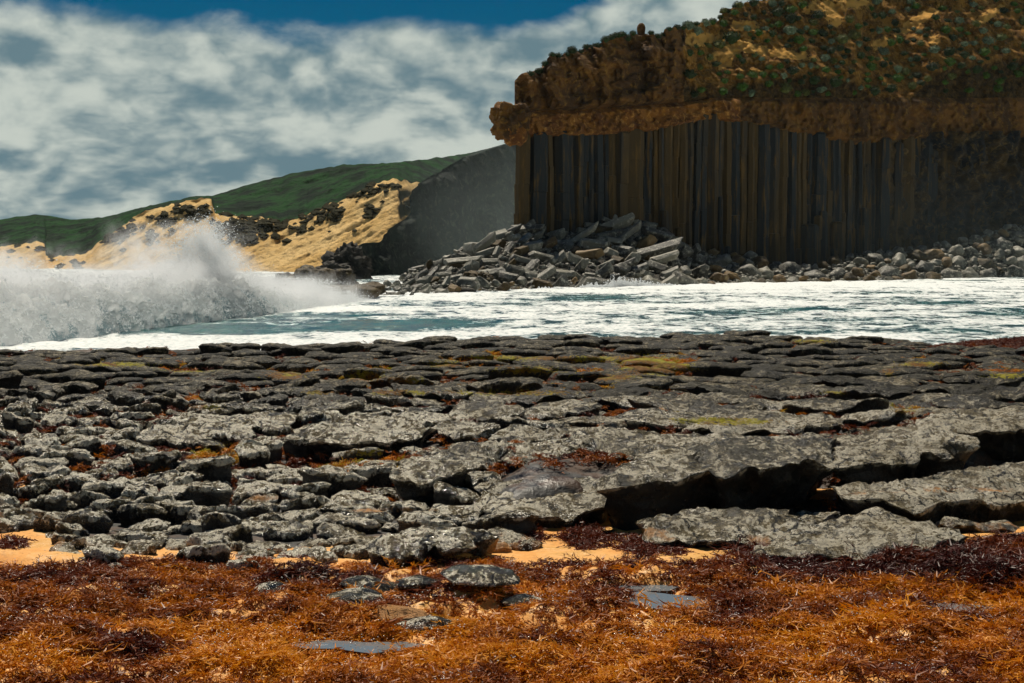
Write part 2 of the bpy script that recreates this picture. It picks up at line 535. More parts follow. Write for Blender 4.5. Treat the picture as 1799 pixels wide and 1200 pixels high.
def wave_env(t):
    """height of solid whitewater and of flying spray at metre t along the crest"""
    h = interp(t, [(0, 1.8), (36, 1.75), (42, 1.9), (47, 1.6), (52, 1.7), (57, 2.0), (61, 1.3), (65, 0.8), (70, 0.5), (74.7, 0.2), (90, 0.0)])
    s = interp(t, [(0, 2.3), (36, 2.6), (42, 3.0), (45.5, 2.1), (51, 2.3), (53, 2.6), (55, 3.6), (57, 4.7), (58.5, 4.2), (60, 2.4), (66, 1.7), (73, 1.5), (76.5, 0.5), (90, 0.0)])
    return h, s


def build_wave():
    r, c = 520, 90
    t = np.linspace(8, 76, r)
    a = np.linspace(0, math.pi, c)
    T, A = np.meshgrid(t, a, indexing='ij')
    h, s = wave_env(T)
    w = 1.3 + 1.1 * h
    off = -np.cos(A) * w * np.where(A < math.pi / 2, 0.75, 1.6)
    z = np.sin(A) ** 0.8 * h - 0.25
    x = WA[0] + WDIR[0] * T + WN[0] * off
    y = WA[1] + WDIR[1] * T + WN[1] * off
    nb = fbm(x * .7, y * .7, z * .7, 5, 1.0, 0.6)
    nr = ridged(x * 1.3, y * 1.3, z * 1.3, 4)
    k = np.sin(A) ** 0.5 * np.minimum(h, 1.2)
    d = (0.40 * nb + 0.12 * fbm(x * 3.1, y * 3.1, z * 3.1, 4, 1.0, .7)) * k
    x += WN[0] * (-np.cos(A)) * d; y += WN[1] * (-np.cos(A)) * d; z = z + d * (0.3 + np.sin(A)) * 0.8
    foam = 0.62 + 0.8 * nb - 0.25 * sstep(0.5 - z, 0, .5) * (T < 60)
    SX0, SY0, SZ0 = x.ravel(), y.ravel(), z.ravel()
    o = mesh('breaking_wave', np.stack([x, y, z], -1), gridf(r, c), MFOAM, attrs={'foam': foam})
    tag(o, kind='structure')
    # flying droplets and spume flecks, far too many to count
    n = 190000
    tt = rng.uniform(30, 77, n)
    h, s = wave_env(tt)
    lift = rng.random(n) ** 1.5
    gust = 0.72 + 0.35 * fbm(tt * 0.9, lift * 1.5, 0, 3)
    zz = h * 0.3 + (s * gust - h * 0.3) * lift
    oo = rng.normal(0, 0.8, n) + 0.9 * lift
    pl_ = slice(0, 55000)           # the tall plume where the wave hits the ledge
    tt[pl_] = rng.normal(56.8, 1.7, 55000)
    h, s = wave_env(tt)
    lift[pl_] = rng.random(55000)
    zz = h * 0.3 + (s * gust * 1.1 - h * 0.3) * lift
    oo[pl_] *= 0.6
    keep = rng.random(n) < np.clip(0.75 + 1.2 * fbm(tt * .8, zz * 1.1, oo * .6, 3), 0.02, 1)
    tt, zz, oo = tt[keep], zz[keep], oo[keep]
    C = np.stack([WA[0] + WDIR[0] * tt + WN[0] * oo, WA[1] + WDIR[1] * tt + WN[1] * oo, zz], -1)
    q = rng.integers(0, len(SX0), 150000)
    fz = np.abs(rng.normal(0, 0.16, len(q)))
    C2 = np.stack([SX0[q] - WN[0] * fz + rng.normal(0, .1, len(q)), SY0[q] - WN[1] * fz + rng.normal(0, .1, len(q)), SZ0[q] + fz * rng.uniform(0, 1, len(q))], -1)
    cl = fbm(C2[:, 0] * 1.5, C2[:, 1] * 1.5, C2[:, 2] * 1.5, 3)
    C2 = C2[(C2[:, 2] > 0.0) & (cl > -0.15)]
    C = np.concatenate([C, C2])
    m = len(C)
    sz = rng.uniform(0.006, 0.022, m) * np.where(rng.random(m) < 0.06, 1.8, 1)
    tet = np.array([(1, 1, 1), (1, -1, -1), (-1, 1, -1), (-1, -1, 1)], float)
    V = C[:, None] + tet[None] * sz[:, None, None] * rng.uniform(0.5, 1.3, (m, 4, 1))
    fa = np.array([(0, 1, 2), (0, 3, 1), (0, 2, 3), (1, 3, 2)])
    Fa = (np.arange(m)[:, None, None] * 4 + fa[None]).reshape(-1, 3)
    md = m_flat('droplet_white', (0.90, 0.92, 0.93), 0.4)
    nt = md.node_tree; g = G(nt)
    tr = g.n('ShaderNodeBsdfTranslucent', Color=(0.92, 0.94, 0.95, 1))
    mx = nt.nodes.new('ShaderNodeMixShader'); mx.inputs[0].default_value = 0.6
    nt.links.new(nt.nodes['Principled BSDF'].outputs[0], mx.inputs[1]); nt.links.new(tr, mx.inputs[2])
    nt.links.new(mx.outputs[0], nt.nodes['Material Output'].inputs[0])
    o = mesh('spray_droplets', V.reshape(-1, 3), Fa, md, smooth=False)
    tag(o, kind='stuff')
    # the mist itself: one closed volume along the crest with its own soft density
    ang = math.atan2(WDIR[1], WDIR[0])
    x0, x1, y0, y1, z0, z1 = 18.0, 82.0, -4.5, 7.5, -0.4, 5.6
    B = [(x0, y0, z0), (x1, y0, z0), (x1, y1, z0), (x0, y1, z0), (x0, y0, z1), (x1, y0, z1), (x1, y1, z1), (x0, y1, z1)]
    fb = [(0, 3, 2, 1), (4, 5, 6, 7), (0, 1, 5, 4), (1, 2, 6, 5), (2, 3, 7, 6), (3, 0, 4, 7)]
    m_ = bpy.data.materials.new('spray_mist'); m_.use_nodes = True
    nt = m_.node_tree; nt.nodes.clear(); g = G(nt)
    tc = g.n('ShaderNodeTexCoord', 3)
    sp = nt.nodes.new('ShaderNodeSeparateXYZ'); nt.links.new(tc, sp.inputs[0])
    fc = nt.nodes.new('ShaderNodeFloatCurve')
    nt.links.new(g.m('DIVIDE', sp.outputs[0], 90.0), fc.inputs['Value'])
    cu = fc.mapping.curves[0]
    prof = [(0, 2.3), (36, 2.7), (42, 3.1), (45.5, 2.4), (51, 2.6), (53, 2.9), (55, 3.9), (57, 4.5), (58.5, 4.0), (60.5, 2.4), (66, 1.7), (73, 1.5), (77, 0.5), (90, 0.0)]
    cu.points[0].location = (0, prof[0][1] / 6); cu.points[1].location = (1, 0)
    for a_, b_ in prof[1:-1]:
        cu.points.new(a_ / 90, b_ / 6)
    fc.mapping.update()
    env = g.m('MULTIPLY', fc.outputs[0], 6.0)
    nz = g.noise(g.vm('MULTIPLY', tc, (1, 1, 1)), 0.55, 6, 0.62, 0.4)
    hh = g.m('SUBTRACT', g.m('ADD', env, g.m('MULTIPLY', g.m('SUBTRACT', nz, 0.5), 4.0)), sp.outputs[2])
    hh = g.step(hh, 0.0, 1.5)
    # fades across the bank
    ax = g.m('ABSOLUTE', g.m('SUBTRACT', sp.outputs[1], 0.6))
    hh = g.m('MULTIPLY', hh, g.step(ax, 4.6, 2.4))
    hh = g.m('MULTIPLY', hh, g.step(sp.outputs[0], 80.0, 74.0))
    hh = g.m('MULTIPLY', hh, g.step(sp.outputs[2], -0.3, 0.2))
    den = g.m('MULTIPLY', hh, g.m('MULTIPLY', g.step(nz, 0.40, 0.62), g.m('MULTIPLY', g.step(sp.outputs[1], -2.6, 0.6), 1.25)))
    pv = g.n('ShaderNodeVolumePrincipled', Color=(0.97, 0.98, 1, 1), Density=den, Anisotropy=0.35)
    out = nt.nodes.new('ShaderNodeOutputMaterial'); nt.links.new(pv, out.inputs['Volume'])
    o = mesh('sea_spray', np.array(B), fb, m_, smooth=False)
    o.location = (WA[0], WA[1], 0); o.rotation_euler = (0, 0, ang)
    tag(o, kind='stuff')


build_wave()


# ------------------------------------------------------------------ dune coast and dark hill
RIDGE = [(-500, 400), (0, 386), (40, 379), (70, 377), (95, 380), (125, 386), (180, 382), (260, 362), (340, 345), (373, 344), (430, 326), (510, 305), (600, 290), (690, 286), (780, 276), (840, 266), (905, 250), (960, 240)]
CAPLOW = [(-500, 440), (0, 432), (70, 424), (78, 428), (62, 450), (68, 452), (150, 446), (195, 410), (235, 380), (290, 360), (371, 347), (373, 358), (378, 374), (430, 378), (480, 384), (490, 390), (520, 384), (600, 350), (660, 320), (690, 311), (735, 320), (960, 330)]


def build_dunes():
    cols, r1, r2 = 560, 70, 110
    px = np.linspace(-380, 960, cols)
    rt = interp(px, RIDGE) + 1.6 * fbm(px / 18, 0 * px, 3.0, 3)
    cl = interp(px, CAPLOW) + 3.0 * fbm(px / 14, 0 * px, 8.0, 4)
    cl = np.maximum(cl, rt + 3)
    ft = 500 + 0 * px
    base = 184 + np.where(px < 700, (700 - px) * 0.06, (px - 700) * 0.5)
    rows = []
    veg = []
    # back rows, roll over the ridge and on inland
    for k in (60, 18):
        rows.append(P(px, rt + k * 0.4, base + 75 + k)); veg.append(1 + 0 * px)
    for i in range(r1):
        t = i / (r1 - 1)
        py = rt + (cl - rt) * t
        rows.append(P(px, py, base + 75 - 42 * t - 3 * t * t)); veg.append(1 + 0 * px)
    for i in range(1, r2):
        t = i / (r2 - 1)
        py = cl + (ft - cl) * t
        rows.append(P(px, py, base + 30 - 4 * sstep(t, 0, .1) - 26 * t)); veg.append(0 * px)
    V = np.array(rows); A = np.array(veg)
    R = len(rows)
    tt = np.arange(R)[:, None] + 0 * px[None]
    X, Y, Z = V[..., 0], V[..., 1], V[..., 2]
    pxx, pyy = proj(X, Y, Z)
    inb = sstep(tt, 2, 14)
    sc = (tt > 72) * 1.0
    # gullies run down to the left
    a = pxx * 0.045 + pyy * 0.085
    b = pxx * 0.012 - pyy * 0.006
    gul = fbm(a, b, 0, 4)
    lump = fbm(X * 0.12, Y * 0.12, Z * 0.2, 5)
    D = inb * (1.2 * lump * (1 - 0.75 * sc) + sc * (0.6 * gul + 0.3 * ridged(pxx * 0.07 + pyy * .05, pyy * 0.10, 1.0, 4)))
    V[..., 1] -= D * (0.9 + 0 * sc)
    V[..., 2] += D * 0.25 * inb
    # scrub and fallen earth on the scarp
    def blob(cx, cy, rx, ry, a=1.0):
        return a * np.exp(-((pxx - cx) / rx) ** 2 - ((pyy - cy) / ry) ** 2)
    pat = 0
    for q in ((295, 392, 16, 14), (335, 372, 22, 10), (420, 412, 38, 20), (480, 396, 30, 12), (560, 380, 34, 12), (590, 374, 16, 12), (650, 374, 12, 13), (265, 420, 9, 16), (205, 418, 16, 10), (660, 330, 20, 7), (225, 405, 26, 8), (530, 405, 16, 5), (405, 395, 30, 8), (100, 440, 30, 5), (630, 345, 20, 5)):
        pat = pat + blob(*q)
    n = fbm(pxx / 14, pyy / 9, 4.0, 5, 1.0, 0.6)
    upper = 1 - sstep((pyy - interp(pxx, CAPLOW)), 4, 75)
    m2 = sc * np.clip(1.1 * (0.46 * pat + 0.30 * n + 0.14 * upper) - 0.12, 0, 0.95)
    A = np.maximum(A, m2)
    lowsand = sstep(pyy, 440, 470) * (pxx > 330)
    A = np.where(sc > 0, A * (1 - 0.9 * lowsand), A)
    V[..., 1] -= 1.2 * sstep(m2, 0.4, 0.8) * sc
    o = mesh('dune_coast', V, gridf(R, cols), MDUNE, attrs={'veg': A})
    tag(o, kind='structure')
    # scattered low shrubs on the scarp, as a mass
    ok = np.argwhere((sc > 0) & (A > 0.22) & (A < 0.9))
    pick = ok[rng.integers(0, len(ok), 900)]
    vv, ff = [], []
    ico = [(0, 0, 1), (.9, 0, .3), (.28, .85, .3), (-.72, .53, .3), (-.72, -.53, .3), (.28, -.85, .3), (.7, .2, -.3), (-.6, .2, -.3), (0, -.7, -.3)]
    tri = [(0, 1, 2), (0, 2, 3), (0, 3, 4), (0, 4, 5), (0, 5, 1), (1, 6, 2), (2, 7, 3), (3, 7, 4), (4, 8, 5), (5, 8, 6), (5, 6, 1)]
    for i, j in pick:
        s = random.uniform(0.25, 0.8)
        b0 = len(vv)
        for q in ico:
            vv.append((V[i, j, 0] + q[0] * s * random.uniform(.8, 1.6), V[i, j, 1] + q[1] * s, V[i, j, 2] + q[2] * s * random.uniform(.5, 1)))
        ff += [tuple(b0 + w for w in tr) for tr in tri]
    o = mesh('scarp_scrub', np.array(vv), np.array(ff), m_flat('scrub_brown_green', (0.035, 0.032, 0.014), 0.9, 0.1), smooth=False)
    tag(o, kind='stuff')


build_dunes()


def build_hill():
    # left outline of the spur from its foot up to the skyline
    out = [(505, 570), (500, 596), (488, 600), (474, 612), (462, 618), (448, 622), (432, 626), (427, 640), (426, 668), (412, 674), (398, 690), (384, 712), (372, 722), (352, 719), (338, 722), (326, 732), (316, 745), (304, 768), (292, 786), (276, 815), (266, 838), (258, 868), (249, 900), (240, 960)]
    py = np.linspace(520, 252, 200)
    o_ = np.array(out[::-1], float)
    left = np.interp(py, o_[:, 0], o_[:, 1]) + 3.5 * fbm(py / 9, 0 * py, 1.0, 4)
    c = 150
    u = np.linspace(0, 1, c)
    PY, U = np.meshgrid(py, u, indexing='ij')
    L = left[:, None] + 0 * U
    rightx = 1010
    PX = L + (rightx - L) * U
    dep = 161 + (PX - 600) * 0.13 + (520 - PY) * 0.02
    V = P(PX, PY, dep)
    X, Y, Z = V[..., 0], V[..., 1], V[..., 2]
    D = (3.0 * fbm(X * .09, Y * .09, Z * .15, 5) + 2.2 * ridged(X * .22 + Z * .2, Y * .1, Z * .12, 5)) * sstep(U, 0, 0.10)
    V[..., 1] -= D
    # back side: roll away behind the left outline
    back = []
    for k in (45, 18, 5, 1.5):
        q = P(PX[:, 0] + 4 * (k > 10), PY[:, 0] + 1.0, dep[:, 0] + k)
        back.append(q)
    V = np.concatenate([np.stack(back, 1), V], 1)
    # and behind the skyline
    top = [V[-1] + np.array([0, k, -0.15 * k]) for k in (3, 12, 40)]
    V = np.concatenate([V, np.array(top)], 0)
    o = mesh('dark_hill', V, gridf(V.shape[0], V.shape[1]), MHILL)
    tag(o, kind='structure')


build_hill()

# ------------------------------------------------------------------ the basalt cliff
cliff = bpy.data.objects.new('sea_cliff', None)
COL.objects.link(cliff)
tag(cliff, kind='structure')


def fdep(px):
    return interp(px, [(880, 134), (903, 135), (1080, 144), (1300, 154), (1500, 165), (1799, 184), (2300, 212)])


def coltop(px):
    return interp(px, [(890, 246), (905, 243), (960, 236), (1060, 233), (1150, 226), (1200, 215), (1240, 208), (1320, 213), (1420, 235), (1500, 250), (1600, 240), (2300, 230)])


CTOP = [(900, 150), (905, 142), (918, 134), (945, 128), (975, 103), (1000, 96), (1030, 82), (1050, 78), (1085, 62), (1110, 58), (1135, 60), (1160, 60), (1190, 48), (1225, 40), (1262, 36), (1275, 14), (1300, 10), (1340, 2), (1400, -26), (1600, -110), (2300, -300)]


def build_cliff_upper():
    cols = 460
    px = np.concatenate([np.full(3, 904.0), np.linspace(905, 2250, cols)])
    n = len(px)
    back = np.zeros(n); back[:3] = (60, 25, 6)
    ct = coltop(px) + 4
    top = interp(px, CTOP) + 4.5 * fbm(px / 13, 0 * px, 0.5, 4) * sstep(px, 905, 930)
    band = interp(px, [(900, 193), (1000, 194), (1100, 188), (1200, 180), (1260, 172), (2300, 172)])   # notch between scoria and crag
    slopy = sstep(px, 1150, 1270)         # 0 = crag above, 1 = vegetated slope
    # break in slope between steep face and slope on the right
    brk = interp(px, [(900, 150), (1180, 130), (1240, 160), (1300, 145), (1400, 130), (1500, 135), (1545, 180), (1590, 180), (1640, 125), (1700, 110), (1799, 100), (2300, 80)])
    rows, rec, sandc = [], [], []
    steepz = []
    r1, r2 = 34, 120
    fd = fdep(px)
    for i in range(r1):                       # scoria band: column tops to notch
        t = i / (r1 - 1)
        py = ct + (band - ct) * t
        rr = -1.0 * sstep(t, 0, 0.12) + 1.1 * t + 0.8 * sstep(t, 0.85, 1.0)
        rows.append((py, rr * np.ones(n)))
    for i in range(1, r2):                    # crag / slope above
        t = i / (r2 - 1)
        py = band + (top - band) * t
        h = (band - py) * fd / F
        crag = -1.3 * sstep(t, 0.0, 0.06) + 1.1 + h * 0.05 + 1.4 * t ** 4
        steepy = np.maximum(0, (band - np.maximum(py, brk))) * fd / F
        gent = np.maximum(0, (np.minimum(band, brk) - py)) * fd / F
        slope = 0.9 + steepy * 0.2 + gent * 1.25
        rows.append((py, crag * (1 - slopy) + slope * slopy))
    for k in (3, 10, 30):
        py = top + k * 0.6
        rows.append((py, rows[r1 + r2 - 2][1] + k))
    PY = np.array([a for a, b in rows]); REC = np.array([b for a, b in rows])
    PX = np.broadcast_to(px, PY.shape)
    dep = fd[None] + REC + back[None]
    V = P(PX, PY, dep)
    X, Y, Z = V[..., 0].copy(), V[..., 1].copy(), V[..., 2].copy()
    s = X * 0.8 + Y * 0.6
    isr = np.arange(len(rows))[:, None] + 0 * PX
    sco = (isr < r1)
    # vertical buttresses in the crag, lumps everywhere
    butt = ridged(s * 0.30, Z * 0.05, 0.0, 3) * 1.6
    lump = fbm(s * 0.35, Y * 0.1, Z * 0.4, 6, 1.0, 0.58) * 1.1
    fine = fbm(s * 1.6, 0.3 * Y, Z * 1.6, 4, 1.0, 0.6) * 0.45
    strat = fbm(s * 0.12, 2.0, Z * 1.1, 3) * 0.6
    D = np.where(sco, 0.7 * lump + 1.2 * fine, (1 - slopy[None]) * (butt + lump) + lump * 0.8 + fine + strat * (1 - .5 * slopy[None]))
    edge = sstep(back[None] + 0 * PX, 3, 0)
    V[..., 1] -= D * 0.85 * edge
    V[..., 0] -= D * 0.25 * edge * (px[None] > 940)
    # bare sand patches
    def blob(cx, cy, rx, ry, a=1.0, sh=0.0):
        q = (PX - cx)
        return a * np.exp(-(q / (1.35 * rx)) ** 2 - ((PY - cy + sh * q) / (1.3 * ry)) ** 2)
    sand = 0
    for q in ((1215, 70, 18, 10), (1250, 68, 24, 8, 1, .15), (1290, 85, 35, 9, 1, .3), (1310, 45, 26, 8), (1350, 92, 36, 7, 1, -.1), (1400, 98, 30, 6, 1, -.15), (1270, 110, 16, 8), (1440, 15, 26, 12), (1470, 35, 12, 10), (1545, 80, 10, 12), (1612, 36, 34, 9, 1.2, .6), (1735, 28, 24, 8, 1.1, .6), (1640, 70, 12, 12, .7), (1500, 8, 30, 8), (1230, 183, 22, 5), (1320, 125, 30, 5, .6), (1760, 62, 16, 6, .5)):
        sand = sand + blob(*q)
    sand = np.clip(sand * (0.85 + 0.6 * fbm(PX / 12, PY / 8, 1.0, 4)), 0, 1.2) * (isr >= r1 - 2)
    np_ = V.shape
    rowsN = len(rows)
    j0 = int(np.argmin(np.abs(px - 1300)))
    mesh('scoria_band', V[:r1, :j0 + 1], gridf(r1, j0 + 1), MSCORIA, parent=cliff)
    mesh('rubbly_band', V[:r1, j0:], gridf(r1, n - j0), MCRAG, parent=cliff)
    V2 = V[r1 - 1:]
    # split the crag (left) from the planted slope (right) with a shared column
    j = int(np.argmin(np.abs(px - 1205)))
    mesh('crag', V2[:, :j + 1], gridf(V2.shape[0], j + 1), MCRAG, parent=cliff)
    rock = sstep(PY, brk[None] - 8, brk[None] + 14)
    mesh('slope', V2[:, j:], gridf(V2.shape[0], n - j), MSLOPE, parent=cliff, attrs={'sand': sand[r1 - 1:, j:], 'rock': rock[r1 - 1:, j:]})
    return V, PX, PY, sand, r1, r2


CU = build_cliff_upper()


def build_cliff_lower():
    # rough dark face behind and to the right of the columns
    px = np.concatenate([np.full(3, 908.0), np.linspace(910, 2250, 420)])
    n = len(px)
    back = np.zeros(n); back[:3] = (60, 25, 6)
    r = 150
    t = np.linspace(0, 1, r)[:, None]
    ct = coltop(px) - 6
    PY = ct + (500 - ct) * t
    PX = px[None] + 0 * t
    out = 1.4 - 1.6 * sstep(PX, 1500, 1760) - 2.0 * t * sstep(PX, 1480, 1720)
    dep = fdep(px)[None] + out + back[None]
    V = P(PX, PY, dep)
    X, Y, Z = V[..., 0], V[..., 1], V[..., 2]
    s = X * 0.8 + Y * 0.6
    k = sstep(PX, 1450, 1720)
    colmn = ridged(s * 0.55, 0.0, Z * 0.03, 2)
    D = 0.5 * colmn + k * (1.8 * fbm(s * 0.5, 3.0, Z * 0.5, 5) + 1.5 * ridged(s * .35, 1.0, Z * .35, 4) + 0.8 * fbm(s * .12, 1, Z * .15, 3))
    V[..., 1] -= D * sstep(back[None] + 0 * PX, 3, 0) * sstep(PX, 915, 1000)
    mesh('rock_face', V, gridf(r, n), MFACE, parent=cliff)
    # columns
    x = 905.0
    i = 0
    stubs = [random.uniform(960, 1560) for _ in range(16)]
    while x < 1950 or stubs:
        stub = x >= 1950
        if stub:
            keep_x = x
            x = stubs.pop()
        d = fdep(x)
        w = random.choice((0.5, 0.65, 0.8, 0.95, 1.1, 1.5)) * random.uniform(.9, 1.1)
        wpx = w * F / (d * 1.0)
        cx = x + wpx / 2
        x += wpx * 0.86
        if stub:
            x = keep_x
        d = float(fdep(cx))
        fade = float(sstep(cx, 1440, 1860))
        if not stub and random.random() < fade * 0.45:
            continue
        push = random.uniform(-0.15, 0.22) + 0.2 + fade * random.uniform(0.2, 1.1)
        if i < 2:
            push = 0.3
        b = P(cx, 460, d + push)
        zt = float(P(cx, float(coltop(cx)), d)[2]) + random.uniform(-0.05, 0.7) - fade * random.uniform(0, 5) * (random.random() < .6)
        if stub:                      # broken stump standing proud of the face
            b = P(cx, 460, d - random.uniform(0.5, 0.9))
            zt = random.uniform(3.0, 9.0)
        k = random.choice((5, 6, 6, 7))
        a0 = random.uniform(0, 6.28)
        rad = w * 0.62
        rr = [rad * random.uniform(0.88, 1.12) for _ in range(k)]
        zs = [-0.5]
        while zs[-1] < zt - 2.0:
            zs.append(zs[-1] + random.uniform(1.5, 5.0))
        zs = zs[1:-1] if len(zs) > 2 else []
        rings = [(-0.5, 1.05, 0, 0)]
        ox = oy = 0.0
        for z in zs:
            rings += [(z - 0.06, 1.0, ox, oy), (z, 0.94, ox, oy)]
            ox += random.uniform(-.10, .10); oy += random.choice((0, .05, -.12, .3)) * random.random()
            rings += [(z + 0.05, 1.0, ox, oy)]
        rings += [(zt - 0.25, 0.98, ox, oy), (zt, 0.80, ox, oy), (zt + 0.1, 0.01, ox, oy)]
        vv = []
        for z, sc, qx, qy in rings:
            wob = 0.05 * math.sin(z * 0.5 + i)
            for q in range(k):
                a = a0 + q * 2 * math.pi / k
                vv.append((b[0] + qx + wob + rr[q] * sc * math.cos(a), b[1] + qy + rr[q] * sc * math.sin(a), z))
        mesh('column', np.array(vv), gridf(len(rings), k, True), MCOLUMN, parent=cliff, smooth=False)
        i += 1


build_cliff_lower()


def ico(sub):
    import bmesh
    bm = bmesh.new()
    bmesh.ops.create_icosphere(bm, subdivisions=sub, radius=1)
    V = np.array([v.co[:] for v in bm.verts]); Fa = np.array([[v.index for v in f.verts] for f in bm.faces])
    bm.free()
    return V, Fa


def block_outcrop(px, py, dep, sx, sy, sz, name, mat, parent=None, seed=0.0, sub=5, amp=.22):
    V, Fa = ico(sub)
    m = np.abs(V) ** 3
    V = V / (m.sum(1) ** (1 / 3))[:, None]
    c = P(px, py, dep)
    V = V * np.array([sx, sy, sz])
    d = amp * fbm(V[:, 0] * .9 + seed, V[:, 1] * .9, V[:, 2] * .9, 5, 1.0, .6) * min(sx, sz)
    nrm = V / np.linalg.norm(V, axis=1)[:, None]
    V = V + nrm * d[:, None] * 1.8
    return mesh(name, V + c, Fa, mat, parent=parent)


block_outcrop(897, 212, 133.5, 1.55, 2.6, 1.6, 'overhang_block', MCRAG, cliff, 3.0)
block_outcrop(884, 207, 133.0, 0.75, 1.6, 1.15, 'overhang_block', MCRAG, cliff, 9.0)
block_outcrop(905, 238, 133.2, 1.0, 1.8, 0.9, 'overhang_block', MSCORIA, cliff, 5.0)
o = block_outcrop(1127, 54, fdep(1127) + 4.0, 0.42, 0.42, 0.75, 'rock_pinnacle', MCRAG, None, 2.0, 3, .15)
tag(o, 'small rounded rock pinnacle standing up on the skyline of the brown crag', 'rock')

# ------------------------------------------------------------------ bushes on the cliff slope
def bush_mesh(seed):
    r = random.Random(seed)
    V, Fa = ico(3)
    V = V[:, :] * np.array([1, 1, 0.8])
    d = 1 + 0.22 * fbm(V[:, 0] * 1.6 + seed * 3.1, V[:, 1] * 1.6, V[:, 2] * 1.6, 3)
    core = V * (0.78 * d)[:, None]
    vv = [tuple(p) for p in core]
    ff = [tuple(int(q) for q in f) for f in Fa]
    for i in range(420):
        a = r.uniform(0, 6.283); z = r.uniform(-0.3, 1)
        q = math.sqrt(max(0, 1 - z * z))
        p = np.array([q * math.cos(a), q * math.sin(a), z * 0.8])
        k = 1 + 0.22 * float(fbm(p[0] * 1.6 + seed * 3.1, p[1] * 1.6, p[2] * 1.6, 3))
        p = p * k * r.uniform(0.76, 1.12)
        nr = Vector(p).normalized()
        t = nr.orthogonal().normalized(); t.rotate(Matrix.Rotation(r.uniform(0, 6.28), 3, nr))
        b = nr.cross(t)
        s = r.uniform(0.05, 0.12)
        up = nr * s * r.uniform(0.4, 2.2)
        b0 = len(vv)
        p = Vector(p)
        for c in (p - t * s, p + t * s, p + b * s * 1.3 + up):
            vv.append(tuple(c))
        ff.append((b0, b0 + 1, b0 + 2))
    return mesh('cushion_bush', np.array(vv), ff, MBUSH, smooth=False, link=False)


NAMED = []          # (object, photo x, photo y) of things that need telling apart
ORD = ['leftmost', 'second from left', 'third from left', 'fourth from left', 'fifth from left', 'sixth from left', 'seventh from left', 'eighth from left', 'ninth from left', 'tenth from left']


def tell_apart():
    by = {}
    for o, x, y in NAMED:
        by.setdefault(o['label'], []).append((o, x, y))
    for lab, L in by.items():
        if len(L) > 4 and len(lab.split()) > 11:
            lab = lab.replace('angular ', '').replace('rounded ', '').replace('blunt ', '').replace('middling ', '')
        if len(L) > 1 and len(lab.split()) > 10:
            lab = lab.replace('half way up', 'on').replace('at the waterline of', 'at the foot of')
        if len(L) == 1:
            continue
        rows = [L]
        names = ['']
        if len(L) > 4:
            L.sort(key=lambda q: q[2])
            n = 2 if len(L) <= 10 else 3
            k = -(-len(L) // n)
            rows = [L[i * k:(i + 1) * k] for i in range(n)]
            names = ['upper ', 'lower '] if n == 2 else ['upper ', 'middle ', 'lower ']
        for R_, nm in zip(rows, names):
            R_.sort(key=lambda q: q[1])
            for i, (o, x, y) in enumerate(R_):
                if len(R_) == 1:
                    o['label'] = f'{lab}, {nm}one'
                elif len(R_) == 2:
                    o['label'] = f'{lab}, {nm}{("left one", "right one")[i]}'
                elif i == len(R_) - 1:
                    o['label'] = f'{lab}, {nm}rightmost'
                else:
                    o['label'] = f'{lab}, {nm}{ORD[min(i, 9)]}'


